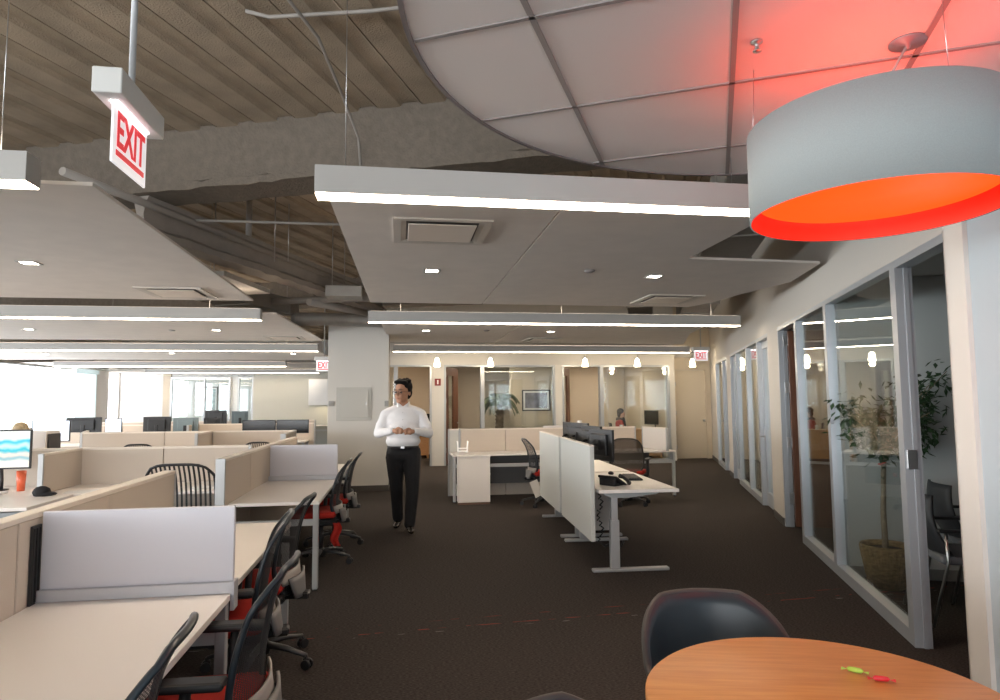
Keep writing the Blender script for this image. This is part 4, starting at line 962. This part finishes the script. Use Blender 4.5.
# ================================================================== plants
def leaf(bm, p, d, L, w_, nrm):
    d = d.normalized(); s_ = d.cross(nrm).normalized(); n2 = s_.cross(d)
    a = bm.verts.new(p); b_ = bm.verts.new(p+d*L*.45+s_*w_/2+n2*L*.04); c = bm.verts.new(p+d*L); e = bm.verts.new(p+d*L*.45-s_*w_/2+n2*L*.04); m_ = bm.verts.new(p+d*L*.5-n2*L*.05)
    bm.faces.new((a, b_, m_)); bm.faces.new((b_, c, m_)); bm.faces.new((c, e, m_)); bm.faces.new((e, a, m_))
t = thing('potted_ficus_tree', 'tall ficus tree in a woven basket behind the corridor glass', 'potted plant', (3.98, 4.95, 0))
WICK = mat('wicker', (.36, .25, .12), .8, noise=.35, nscale=22, bump=1.0, bscale=60, stretch=(1, 1, 2.5))
bm = B(); lathe(bm, [(0, 0), (.13, 0), (.185, .31), (.195, .33), (.185, .345), (.170, .33), (.165, .29), (0, .29)], 32)
for k in range(26):
    a = 2*PI*k/26
    tube(bm, [(.135*math.cos(a), .135*math.sin(a), .01), (.162*math.cos(a+.1), .162*math.sin(a+.1), .16), (.19*math.cos(a), .19*math.sin(a), .32)], .007, 5)
    tube(bm, [(.135*math.cos(a), .135*math.sin(a), .01), (.162*math.cos(a-.1), .162*math.sin(a-.1), .16), (.19*math.cos(a), .19*math.sin(a), .32)], .007, 5)
mk('basket_pot', bm, WICK, t)
bm = B(); lathe(bm, [(0, .292), (.162, .292), (.16, .300), (0, .302)], 24); mk('soil', bm, mat('soil', (.04, .03, .02), .95), t)
bm = B(); BR = []
tube(bm, [(0, 0, .29), (.005, .01, .6), (.02, 0, .95), (.03, .0, 1.08)], [.026, .022, .020, .022], 10)
for k in range(15):
    a = k*2.4; r_ = random.uniform(.22, .48); zt = random.uniform(1.22, 1.86); rr = r_
    ex = Vector((rr*math.cos(a)*1.1+.12, rr*math.sin(a)*.9-.03, zt))
    p = [Vector((.03, 0, 1.02+.01*k)), Vector((.03, 0, 1.05)).lerp(ex, .35)+Vector((0, 0, .06)), Vector((.03, 0, 1.05)).lerp(ex, .7)+Vector((0, 0, .05)), ex]
    tube(bm, p, [.010, .007, .005, .003], 6); BR.append(p)
mk('trunk', bm, mat('bark', (.30, .24, .17), .9, noise=.3, nscale=30), t)
bm = B()
for p in BR:
    for q in range(85):
        f = random.uniform(.35, 1.05); i = min(2, int(f*3)); base = p[i].lerp(p[min(i+1, 3)], min(1.1, f*3-i))
        c = base + Vector((random.gauss(0, .07), random.gauss(0, .07), random.gauss(-.02, .09)))
        d = Vector((random.gauss(0, 1), random.gauss(0, 1), random.uniform(-1.4, .1)))
        leaf(bm, c, d, random.uniform(.06, .095), random.uniform(.028, .042), Vector((random.gauss(0, .4), random.gauss(0, .4), 1)))
mk('foliage', bm, mat('ficus_leaf', (.035, .075, .03), .45, noise=.35, nscale=12), t)
bm = B(); tube(bm, [(-.03, -.01, 1.0), (.02, -.03, 1.01), (.055, .0, 1.0), (.02, .03, .99), (-.03, -.01, 1.0)], .008, 6); mk('ribbon_tie', bm, mat('ribbon_red', (.6, .03, .03), .5), t)

t = thing('potted_palm', 'palm with drooping fronds in the middle back office', 'potted plant', (2.66, 17.5, 0))
bm = B(); lathe(bm, [(0, 0), (.20, 0), (.26, .42), (.24, .42), (.22, .38), (0, .38)], 28); mk('plant_pot', bm, mat('pot_dark', (.05, .045, .04), .5), t)
bm = B(); tube(bm, [(0, 0, .38), (.0, .02, .8), (.02, 0, 1.25), (0, 0, 1.5)], [.10, .11, .10, .05], 12)
for k in range(9): lathe(bm, [(.10, .42+.1*k), (.125, .46+.1*k), (.10, .48+.1*k)], 12)
mk('trunk', bm, mat('palm_bark', (.12, .085, .05), .9, noise=.4, nscale=18), t)
for k in range(14):
    a = k*2.399; r_ = random.uniform(.42, .68); bm = B(); h_ = random.uniform(.25, .50); pts = []
    for i in range(9):
        f = i/8; pts.append(Vector((r_*f*math.cos(a), r_*f*math.sin(a), 1.45 + h_*math.sin(f*PI*.62)*1.0 - .55*f*f*(1 if k % 2 else .6))))
    tube(bm, pts, [.009*(1-f/9)+.002 for f in range(9)], 5)
    for i in range(1, 9):
        d = (pts[i]-pts[i-1]).normalized(); s_ = d.cross(Vector((0, 0, 1))).normalized()
        for q in range(3):
            b0 = pts[i-1].lerp(pts[i], q/3)
            for sg in (-1, 1): leaf(bm, b0, s_*sg + d*.7 + Vector((0, 0, -.5)), .27*(1-.5*i/9), .036, Vector((0, 0, 1)))
    mk('frond', bm, mat('palm_leaf', (.10, .13, .065), .5), t)

# ================================================================== table corner with tub chairs
TC = (1.146, 1.649); TR = .49; TZ = .74
t = thing('round_table', 'round orange-brown wooden table in the bottom right corner', 'table', (TC[0], TC[1], 0))
bm = B(); lathe(bm, [(0, TZ), (TR-.006, TZ), (TR, TZ-.005), (TR, TZ-.022), (TR-.012, TZ-.030), (0, TZ-.030)], 96); mk('table_top', bm, WOODT, t, rotz=R(-14))
bm = B(); tube(bm, [(0, 0, .03), (0, 0, TZ-.03)], .035, 20); mk('pedestal', bm, STEEL, t)
bm = B(); lathe(bm, [(0, 0), (.30, 0), (.30, .012), (.06, .03), (0, .03)], 40); mk('table_base', bm, STEEL, t)
def candy(label, loc, rotz, c, c2):
    t = thing('wrapped_candy', label, 'candy', loc, rotz, 'two wrapped candies')
    bm = B(); tube(bm, [(-.022, 0, .0075), (-.016, 0, .0075), (0, 0, .0075), (.016, 0, .0075), (.022, 0, .0075)], [.002, .007, .0075, .007, .002], 10); mk('candy_body', bm, mat('wrap_'+c2, c, .3), t)
    bm = B()
    for sg in (-1, 1):
        pts = []
        vs0 = [bm.verts.new((sg*.021, y*.25, .006)) for y in (-.008, 0, .008)]; vs1 = [bm.verts.new((sg*.036, y, .004+.006*(i % 2))) for i, y in enumerate((-.010, 0, .010))]
        for i in range(2): bm.faces.new((vs0[i], vs0[i+1], vs1[i+1], vs1[i]))
    bmesh.ops.solidify(bm, geom=bm.faces[:], thickness=.0006)
    mk('twisted_end', bm, mat('wrapend_'+c2, tuple(min(1, q*1.1+.08) for q in c), .3), t)
candy('green wrapped candy on the wooden table', (1.335, 1.812, TZ+.0005), R(-28-14), (.42, .62, .08), 'green')
candy('red wrapped candy on the wooden table', (1.367, 1.745, TZ+.0005), R(-12-14), (.70, .03, .04), 'red')

TUBM = mat('tub_dark_teal', (.018, .028, .036), .42)
def tub_chair(label, loc, rotz):
    # opens towards local -y, rounded back at +y
    t = thing('tub_chair', label, 'armchair', loc, rotz, 'dark tub chairs at the round table')
    def shell(a, v, off=0.0):
        ang = R(-28) + a*R(236); rr = .255+off; rise = (max(0, math.sin(ang)))**.7 if math.sin(ang) > 0 else 0
        top = .60 + .205*min(1, rise*1.15)
        r2 = rr*(.82+.18*v) + .03*v*v; return (r2*math.cos(ang)*1.06, r2*math.sin(ang), .40+(top-.40)*v)
    bm = B(); grid(bm, lambda a, b_: shell(a, b_), 40, 8, .022); mk('shell', bm, TUBM, t)
    bm = B(); tube(bm, [Vector(shell(i/40, 1.0, -.008))+Vector((0, 0, .002)) for i in range(41)], .0135, 8); mk('rim_piping', bm, mat('tub_rim', (.05, .045, .042), .5), t)
    bm = B(); lathe(bm, [(0, .38), (.20, .38), (.23, .41), (.225, .45), (.19, .465), (0, .468)], 36); mk('seat', bm, TUBM, t)
    bm = B(); tube(bm, [(0, 0, .05), (0, 0, .39)], .028, 14); mk('column', bm, STEEL, t)
    for k in range(4):
        a = R(45+90*k); bm = B(); tube(bm, [(0, 0, .06), (.16*math.cos(a), .16*math.sin(a), .045), (.27*math.cos(a), .27*math.sin(a), .014)], [.018, .014, .012], 8); mk('leg', bm, STEEL, t)
    return t
tb = tub_chair('dark tub chair tucked behind the round table', (1.15, 2.27, 0), R(-6)); tb.scale = (.93, .93, .97)
dup(tb, (0.44, 1.45, 0), R(42), 'dark tub chair of which only a rim tip shows at the bottom edge')

# ================================================================== guest chairs and things in the near office
def guest(label, loc, rotz):
    # faces local -y
    t = thing('guest_chair', label, 'chair', loc, rotz, 'grey guest chairs')
    GF = mat('guest_fabric', (.16, .17, .19), .8)
    bm = B(); rbox(bm, -.25, -.25, .42, .25, .22, .475, .02, 2); mk('seat', bm, GF, t)
    bm = B(); grid(bm, lambda a, b_: ((a*2-1)*(.23-.03*b_*b_), .20+.10*b_+.05*math.sin(b_*PI)-.05*(a*2-1)**2, .46+.42*b_), 10, 10, .02); mk('backrest', bm, mat('guest_back', (.035, .037, .042), .5), t)
    for sg in (-1, 1):
        bm = B(); tube(bm, [(sg*.26, -.24, .01), (sg*.265, -.20, .45), (sg*.27, -.19, .64)], .011, 8); mk('leg', bm, STEEL, t)
        bm = B(); tube(bm, [(sg*.26, .30, .01), (sg*.265, .19, .45), (sg*.27, .20, .64)], .011, 8); mk('leg', bm, STEEL, t)
        bm = B(); rbox(bm, sg*.27-.022, -.22, .64, sg*.27+.022, .25, .662, .008, 2); mk('armrest', bm, BLACK, t)
    bm = B(); tube(bm, [(-.25, -.24, .43), (.25, -.24, .43)], .008, 6); mk('front_rail', bm, STEEL, t)
    return t
gc = guest('nearer grey guest chair inside the open office doorway', tuple(wp(.48, -.55)), R(-90)-AZ+PI+R(-90)+R(90))
dup(gc, tuple(wp(1.07, -.90)), None, 'farther grey guest chair beside the basket plant')

# room B: shelf and low credenza
t = thing('credenza', 'low wooden credenza seen through the second corridor window', 'cabinet', tuple(wp(3.0, -TH-2.6)), math.atan2(WD.y, WD.x))
bm = B(); rbox(bm, -1.0, -.25, .02, 1.0, .25, .74, .005, 1); mk('cabinet_body', bm, WOODD, t)
bm = B(); rbox(bm, -1.02, -.27, .74, 1.02, .27, .77, .004, 1); mk('cabinet_top', bm, LAM, t)

# ================================================================== back office furniture
def wdesk(label, loc, w_, d, h=.74):
    t = thing('wooden_desk', label, 'desk', loc, 0, 'wooden office desks')
    bm = B(); rbox(bm, -w_/2, -d/2, h-.035, w_/2, d/2, h, .004, 1); mk('desk_top', bm, WOODF, t)
    for sg in (-1, 1):
        bm = B(); rbox(bm, sg*(w_/2-.04)-.02, -d/2+.02, 0, sg*(w_/2-.04)+.02, d/2-.02, h-.035, .003, 1); mk('side_panel', bm, WOODF, t)
    bm = B(); box(bm, -w_/2+.06, -d/2+.05, .08, w_/2-.06, -d/2+.07, h-.035); mk('front_panel', bm, WOODF, t)
    return t
wdesk('wooden desk in the office behind the man', (.20, 18.4, 0), 1.2, .7)
monitor('black monitor on the wooden desk behind the man', (.66, 18.4, .74), R(0), .36, .34, zc=.30, group='office room monitors')
wdesk('wooden desk of the person in red', (5.90, 16.75, 0), 1.9, .7, .78)
monitor('black monitor facing the person in red', (6.68, 16.75, .78), R(-60), .46, .38, arm=True, zc=.30, group='office room monitors')
bm = B(); rbox(bm, -.3, -.2, 0, .3, .2, .62, .01, 1); tag(mk('dark_cabinet', bm, mat('cab_dark', (.06, .055, .055), .5), loc=(3.30, 17.75, 0)), 'low dark cabinet beside the palm', 'cabinet')
bm = B(); lathe(bm, [(0, 0), (.035, 0), (.042, .12), (.036, .12), (.03, .01), (0, .01)], 16); tag(mk('drinking_cup', bm, MATS['cup_white'], loc=(5.75, 16.52, .78)), 'white cup in front of the person in red', 'cup')
def panel_light(label, loc, w_, d, e=16.0, col=(1, .84, .64), rotz=0):
    t = thing('office_ceiling_light', label, 'ceiling light', loc, rotz, 'recessed office ceiling lights')
    bm = B(); box(bm, -w_/2, -d/2, -.012, w_/2, d/2, 0); mk('housing', bm, HOUS, t)
    bm = B(); box(bm, -w_/2+.03, -d/2+.03, -.016, w_/2-.03, d/2-.03, -.012); mk('diffuser', bm, mat('office_diffuser', col, .5, emit=e), t)
panel_light('ceiling light in the office behind the man', (-.1, 17.4, 2.66), 1.2, .3)
panel_light('ceiling light in the palm office', (2.5, 17.2, 2.66), 1.2, .3)
panel_light('ceiling light over the person in red', (5.6, 17.9, 2.66), 1.2, .3)
for i, s in enumerate((5.4, 7.9, 11.0)):
    q = wp(s, -1.8, 2.62); panel_light(['ceiling light in the third corridor office', 'ceiling light in the fourth corridor office', 'ceiling light in the farthest corridor office'][i], tuple(q), .3, 1.0)
# far glass office, wall cabinet, printer
FG = Matrix.Translation((0, 25.0, 0))
window(60, FG, -8.15, -6.1, 0, 2.5, .12, .06, mull=(-7.0,), label='glass office front at the far end')
window(61, FG, -5.85, -5.3, 0, 2.5, .12, .06, label='narrow glass panel at the far end')
bm = B(); box(bm, -8.4, 24.9, 0, -8.15, 25.05, 2.75); struct('trim_2', bm, TAN)
bm = B(); box(bm, -5.3, 24.88, 0, -1.4, 25.0, 2.9); struct('wall_far_grey', bm, mat('far_grey_paint', (.42, .42, .38), .8))
bm = B(); box(bm, -6.1, 24.95, 0, -5.85, 25.0, 2.6); struct('trim_3', bm, GREYWALL)
t = thing('wall_cabinet', 'pale wall cabinet high up left of the pillar', 'cabinet', (-2.55, 24.7, 1.45))
bm = B(); rbox(bm, -.75, -.18, 0, .75, .17, .95, .004, 1); mk('cabinet_body', bm, mat('cab_grey', (.62, .63, .64), .5), t)
bm = B(); box(bm, -.74, -.195, .01, -.005, -.18, .94); box(bm, .005, -.195, .01, .74, -.18, .94); mk('cabinet_door', bm, MATS['cab_grey'], t)
ld = bpy.data.lights.new('under_cabinet_light', 'AREA'); ld.energy = 2; ld.size = 1.2; ld.size_y = .1; ld.shape = 'RECTANGLE'; ld.color = (1, .8, .5)
o = bpy.data.objects.new('under_cabinet_light', ld); COL.objects.link(o); o.location = (-2.5, 24.65, 1.43)
t = bench_desk('counter along the far grey wall', -5.2, -1.6, 24.1, 24.8, [(1, -1), (-1, -1)], group='far counter')
t = thing('printer', 'dark low printer on the third row desk near the pillar', 'printer', (-2.75, 15.62, DT), 0)
bm = B(); rbox(bm, -.27, -.2, 0, .27, .2, .28, .02, 2); mk('printer_body', bm, mat('printer_pale', (.5, .5, .5), .5), t)
bm = B(); rbox(bm, -.29, -.19, .28, .29, .19, .40, .02, 2); mk('printer_lid', bm, BLACK, t)
# columns and blinds at the left windows
bm = B(); box(bm, XL-.0, 24.95, 0, XL+.10, 25.98, 3.2); struct('wall_column_far', bm, mat('col_beige', (.80, .75, .69), .8))
bm = B()
n = 40; box(bm, XL+.06, 23.3, 2.60, XL+.20, 24.95, 2.74)
a_ = [(XL+.14+.02*math.sin(i*1.9), 23.35+1.55*i/n) for i in range(n+1)]
for (p, q) in zip(a_[:-1], a_[1:]):
    f = bm.faces.new([bm.verts.new((p[0], p[1], .35)), bm.verts.new((q[0], q[1], .35)), bm.verts.new((q[0], q[1], 2.62)), bm.verts.new((p[0], p[1], 2.62))])
bmesh.ops.remove_doubles(bm, verts=bm.verts, dist=.001); bmesh.ops.solidify(bm, geom=[f for f in bm.faces if len(f.verts) == 4 and f.calc_area() > .05 and f.calc_center_median().z < 2.0], thickness=.006)
bl = mat('blind_white', (.85, .88, .88), .8); nt = bl.node_tree; tr = nt.nodes.new('ShaderNodeBsdfTranslucent'); tr.inputs[0].default_value = (.8, .86, .86, 1); ms = nt.nodes.new('ShaderNodeMixShader'); ms.inputs[0].default_value = .5
nt.links.new(nt.nodes['Principled BSDF'].outputs[0], ms.inputs[1]); nt.links.new(tr.outputs[0], ms.inputs[2]); nt.links.new(ms.outputs[0], [n for n in nt.nodes if n.type == 'OUTPUT_MATERIAL'][0].inputs[0])
tag(mk('window_blind', bm, bl), 'white vertical blind hanging between the left windows and the beige column', 'blind')

# ================================================================== people
def person_man():
    t = thing('person', 'person in white shirt and dark trousers walking down the aisle, hands together', 'person', (.04, 8.12, 0), R(-3))
    # body (skin): head, neck, forearms and hands, one continuous surface
    H = Matrix.Translation((-.008, -.015, 1.655)) @ Matrix.Rotation(R(-30), 4, 'Z') @ Matrix.Scale(1.12, 4)
    bm = B()
    capsule(bm, (0, .02, 1.42), (-.005, .0, 1.60), .062, .058)          # neck
    ball(bm, (0, 0.008, .045), .098, (.82, 1.0, 1.0), mtx=H); ball(bm, (0, -.02, -.03), .078, (.88, .98, 1.05), mtx=H)   # skull, face
    ball(bm, (0, -.062, -.085), .034, (1.2, .8, .8), mtx=H)              # chin
    ball(bm, (0, -.075, -.03), .05, (1.05, .5, 1.0), mtx=H)
    tube(bm, [H @ Vector((0, -.092, .015)), H @ Vector((0, -.112, -.018)), H @ Vector((0, -.110, -.028))], [.008, .014, .012], 8)   # nose
    ball(bm, (0, -.094, -.055), .018, (1.5, .6, .35), mtx=H)             # lips
    for sg in (-1, 1):
        ball(bm, (sg*.083, .012, -.005), .022, (.45, .8, 1.3), mtx=H)    # ears
        ball(bm, (sg*.033, -.083, .028), .018, (1.4, .6, .5), mtx=H)     # brow
    # torso core and arms under the clothes
    ball(bm, (0, .02, 1.28), .12, (1.2, .7, 1.3)); capsule(bm, (0, .02, 1.0), (0, .02, 1.3), .11, .10)
    for sg, sh, el, wr in ((-1, (-.20, .02, 1.39), (-.30, .01, 1.17), (-.10, -.22, 1.205)), (1, (.20, .02, 1.39), (.31, .0, 1.165), (.13, -.22, 1.195))):
        capsule(bm, sh, el, .045, .038); capsule(bm, el, wr, .036, .026)
        capsule(bm, (0, .02, 1.42), sh, .06, .05)
        wr = Vector(wr); tgt = Vector((.015, -.285, 1.205)); d = (tgt-wr); d.z = 0; d.normalize(); s_ = Vector((-d.y, d.x, 0))*(-sg)
        pc = wr + d*.045 + Vector((0, 0, -.003))
        ball(bm, pc, .036, (1.05, .75, 1.05)); capsule(bm, wr, pc, .026, .030)
        for k, ln in enumerate((.034, .040, .037, .028)):
            b0 = pc + d*.022 + Vector((0, 0, .030-.018*k)); b1 = b0 + d*ln - s_*.004; b2_ = b1 + d*.008 + s_*.022 + Vector((0, 0, -.004)); b3 = b2_ - d*.018 + s_*.010
            tube(bm, [b0, b1, b2_, b3], [.0095, .0092, .0085, .0075], 8)
        th0 = pc - d*.01 + Vector((0, 0, .032)); tube(bm, [th0, th0 + d*.030 + Vector((0, -.008, .012)), th0 + d*.055 + Vector((0, -.008, .004))], [.012, .0105, .009], 8)
    # hips and legs
    capsule(bm, (-.09, .02, .93), (.09, .02, .93), .10, .10)
    fuse('body', bm, SKIN, t, .0065, 3)
    # shirt
    bm = B()
    ball(bm, (0, .02, 1.34), .165, (1.32, .80, .92), sub=3); ball(bm, (0, .000, 1.18), .175, (1.22, .90, 1.05), sub=3); ball(bm, (0, .0, 1.07), .175, (1.22, .90, .62), sub=3)
    capsule(bm, (0, .02, 1.475), (-.185, .02, 1.405), .070, .072); capsule(bm, (0, .02, 1.475), (.185, .02, 1.405), .070, .072); capsule(bm, (0, .02, 1.45), (0, .014, 1.492), .080, .066)
    for sg, sh, el, wr in ((-1, (-.215, .02, 1.395), (-.30, .01, 1.17), (-.125, -.20, 1.205)), (1, (.215, .02, 1.395), (.31, .0, 1.165), (.155, -.20, 1.195))):
        capsule(bm, sh, el, .067, .062); capsule(bm, el, wr, .062, .040)
        m_ = Vector(sh).lerp(Vector(el), .6); ball(bm, m_+Vector((sg*.012, 0, 0)), .062)
        for q in (.25, .5, .8):
            ball(bm, Vector(el).lerp(Vector(wr), q)+Vector((0, 0, -.015*(1-q))), .052-.012*q, (1, 1, .9))
    fuse('shirt', bm, SHIRT, t, .011, 4)
    bm = B()  # collar
    for sg in (-1, 1):
        vs = [bm.verts.new(v) for v in ((sg*.006, -.070, 1.498), (sg*.066, -.035, 1.545), (sg*.075, .03, 1.558), (sg*.082, -.03, 1.505), (sg*.052, -.085, 1.478))]
        bm.faces.new(vs)
    bmesh.ops.solidify(bm, geom=bm.faces[:], thickness=.005); mk('collar', bm, SHIRT, t)
    bm = B()
    for k in range(5): lathe(bm, [(0, 0), (.006, 0), (.006, .002), (0, .003)], 8, mtx=Matrix.Translation((.0, -.150+.006*abs(k-2), 1.42-.085*k)) @ Matrix.Rotation(R(90), 4, 'X'))
    mk('shirt_buttons', bm, mat('button', (.6, .6, .6), .4), t)
    # trousers
    bm = B()
    capsule(bm, (-.085, .01, .92), (.095, .01, .92), .128, .128); ball(bm, (0, .005, 1.0), .17, (1.12, .86, .30), sub=3)
    for hip, kn, an in (((-.10, .02, .88), (-.085, .10, .50), (-.075, .26, .11)), ((.105, .0, .88), (.115, -.06, .50), (.085, -.10, .09))):
        capsule(bm, hip, kn, .118, .084); capsule(bm, kn, an, .084, .070)
    fuse('trousers', bm, TROU, t, .011, 4)
    bm = B(); ball(bm, (0, .003, 1.004), .180, (1.12, .88, .11), sub=3); mk('belt', bm, mat('belt_black', (.012, .011, .01), .35), t)
    bm = B(); rbox(bm, -.022, -.168, .988, .022, -.154, 1.020, .003, 1); mk('belt_buckle', bm, STEEL, t)
    for (x, y, rz) in ((-.075, .24, R(-6)), (.09, -.12, R(8))):
        bm = B(); mt = Matrix.Translation((x, y, 0)) @ Matrix.Rotation(rz, 4, 'Z')
        for (py, pz, r_, sc) in ((.05, .045, .044, (.9, 1.1, 1)), (-.03, .040, .045, (.95, 1.5, .85)), (-.12, .032, .042, (1.0, 1.3, .72)), (-.165, .028, .032, (1.0, 1.0, .75))):
            ball(bm, (0, py, pz), r_, sc, mtx=mt)
        o = fuse('shoe', bm, mat('shoe_leather', (.012, .010, .009), .25), t, .008, 3)
    # hair and glasses
    bm = B()
    ball(bm, (0, .030, .070), .102, (.90, .98, .92), sub=3, mtx=H); ball(bm, (0, .065, .01), .078, (1.02, .75, 1.1), mtx=H); ball(bm, (-.02, -.045, .122), .045, (1.3, 1, .62), mtx=H); ball(bm, (.03, -.035, .118), .045, (1.1, 1, .62), mtx=H)
    for k in range(26):
        a = random.uniform(0, 2*PI); r_ = random.uniform(.03, .085); ball(bm, (r_*math.cos(a), .03+r_*math.sin(a), .125+.035*(1-(r_/.085)**2)), .020, sub=1, mtx=H)
    for sg in (-1, 1): ball(bm, (sg*.080, .015, .035), .024, (.5, 1, 1.4), mtx=H)
    o = fuse('hair', bm, HAIR, t, .008, 1)
    bm = B()
    for sg in (-1, 1):
        tube(bm, [H @ Vector((sg*.034+.026*math.cos(a), -.105-.003*math.cos(a)*sg, .008+.019*math.sin(a))) for a in [2*PI*i/14 for i in range(15)]], .0026, 6, cap=False)
        tube(bm, [H @ Vector((sg*.060, -.100, .014)), H @ Vector((sg*.085, -.03, .014)), H @ Vector((sg*.088, .01, .01))], .0024, 6)
    tube(bm, [H @ Vector((-.008, -.108, .010)), H @ Vector((.008, -.108, .010))], .0024, 6)
    mk('glasses', bm, mat('glasses_frame', (.02, .02, .02), .3), t)
    bm = B()
    for sg in (-1, 1):
        ball(bm, (sg*.032, -.088, .008), .012, (1.1, .5, .6), mtx=H)
    mk('eyes', bm, mat('eye_dark', (.03, .02, .02), .2), t)
    bm = B()
    for sg in (-1, 1): tube(bm, [H @ Vector((sg*.012, -.099, .036)), H @ Vector((sg*.035, -.100, .042)), H @ Vector((sg*.055, -.085, .036))], [.003, .005, .002], 6)
    mk('eyebrows', bm, HAIR, t)
    bm = B(); ball(bm, (0, -.100, -.056), .016, (1.4, .5, .28), mtx=H); mk('lips', bm, mat('lips', (.33, .12, .09), .5), t)
    return t
person_man()
def sitter(label, loc, rotz, skin, hairm, topm, longhair, legm, scarf=None):
    # faces local -y, seated on a stool-like task chair
    t = thing('person', label, 'person', loc, rotz)
    bm = B(); H = Matrix.Translation((0, -.03, 1.17))
    capsule(bm, (0, .03, 1.0), (0, -.005, 1.12), .05, .048); ball(bm, (0, .01, .045), .092, (.83, 1, 1), mtx=H); ball(bm, (0, -.015, -.03), .072, (.88, 1, 1.05), mtx=H); ball(bm, (0, -.06, -.075), .028, mtx=H)
    tube(bm, [H @ Vector((0, -.085, .01)), H @ Vector((0, -.108, -.02))], [.008, .013], 8)
    for sg in (-1, 1):
        capsule(bm, (0, .03, .98), (sg*.17, .03, .95), .05, .045)
        capsule(bm, (sg*.17, .03, .95), (sg*.21, -.02, .70), .045, .036); capsule(bm, (sg*.21, -.02, .70), (sg*.12, -.27, .80), .034, .026)
        ball(bm, (sg*.11, -.30, .805), .034, (.8, 1.1, .6))
        for k in range(4): tube(bm, [(sg*.11+(k-1.5)*.016, -.32, .808), (sg*.11+(k-1.5)*.017, -.355, .81), (sg*.11+(k-1.5)*.017, -.372, .797)], .0075, 6)
        tube(bm, [(sg*.085, -.30, .80), (sg*.065, -.33, .795)], .009, 6)
    capsule(bm, (0, .04, .55), (0, .03, .95), .11, .10)
    fuse('body', bm, skin, t, .009, 3)
    bm = B(); ball(bm, (0, .03, .88), .15, (1.15, .75, 1.0), sub=3); ball(bm, (0, .04, .66), .15, (1.05, .8, 1.2), sub=3)
    for sg in (-1, 1): capsule(bm, (sg*.16, .03, .95), (sg*.215, -.02, .70), .065, .055); capsule(bm, (sg*.215, -.02, .70), (sg*.135, -.23, .79), .052, .038)
    fuse('top', bm, topm, t, .014, 4)
    bm = B()
    for sg in (-1, 1): capsule(bm, (sg*.09, .03, .52), (sg*.10, -.38, .52), .09, .065); capsule(bm, (sg*.10, -.38, .52), (sg*.10, -.36, .10), .062, .045); ball(bm, (sg*.10, -.42, .04), .04, (.9, 2, .9))
    fuse('trousers', bm, legm, t, .014, 3)
    bm = B(); ball(bm, (0, .03, .065), .100, (.92, .98, .92), sub=3, mtx=H); ball(bm, (0, .07, -.01), .075, (1.1, .7, 1.3), mtx=H)
    if longhair:
        for sg in (-1, 1): capsule(bm, H @ Vector((sg*.075, .03, .05)), H @ Vector((sg*.085, .03, -.12)), .04, .035)
        capsule(bm, H @ Vector((0, .07, .0)), H @ Vector((0, .085, -.15)), .07, .06)
    fuse('hair', bm, hairm, t, .009, 2)
    if scarf:
        bm = B(); tube(bm, [(.085*math.cos(a), .01+.085*math.sin(a), 1.03+.01*math.sin(3*a)) for a in [2*PI*i/16 for i in range(17)]], .038, 10, cap=False); capsule(bm, (.02, -.09, 1.02), (.03, -.13, .85), .04, .03); mk('scarf', bm, scarf, t, smooth=True)
    return t
sitter('person with black hair, scarf and red jacket seated in the back office', (6.05, 17.42, 0), R(80), SKIN2, HAIR, mat('jacket_red', (.45, .02, .015), .8), False, TROU, scarf=mat('scarf_dark', (.05, .04, .035), .9))
sitter('blonde person seated beyond the white cabinet, seen from behind', (-4.98, 9.55, 0), R(170), SKIN2, mat('blonde_hair', (.32, .25, .15), .6, noise=.3, nscale=40), mat('top_blue', (.25, .30, .48), .8), True, TROU)
office_seat = [((6.05, 17.42, 0), R(80+180), 'dark office chair under the person in red'), ((-4.98, 9.55, 0), R(170+180), 'office chair under the blonde person')]
def stool_chair(label, loc, rotz):
    t = thing('office_chair', label, 'office chair', loc, rotz, 'occupied office chairs')
    bm = B(); rbox(bm, -.22, -.22, .40, .22, .22, .43, .015, 2); mk('seat', bm, BLACK, t)
    bm = B(); grid(bm, lambda a, b_: ((a*2-1)*.21, -.27-.06*b_+.04*(a*2-1)**2, .50+.42*b_), 8, 8, .015); mk('backrest', bm, BLACK, t)
    bm = B(); tube(bm, [(0, 0, .06), (0, 0, .40)], .025, 12); tube(bm, [(0, -.10, .39), (0, -.27, .42), (0, -.29, .60)], .016, 8); mk('gas_column', bm, BLACK, t)
    for k in range(5):
        a = R(90+72*k); bm = B(); tube(bm, [(0, 0, .08), (.28*math.cos(a), .28*math.sin(a), .06)], [.024, .014], 8); ball(bm, (.28*math.cos(a), .28*math.sin(a), .028), .028); mk('leg', bm, BLACK, t)
for q in office_seat: stool_chair(q[2], q[0], q[1])
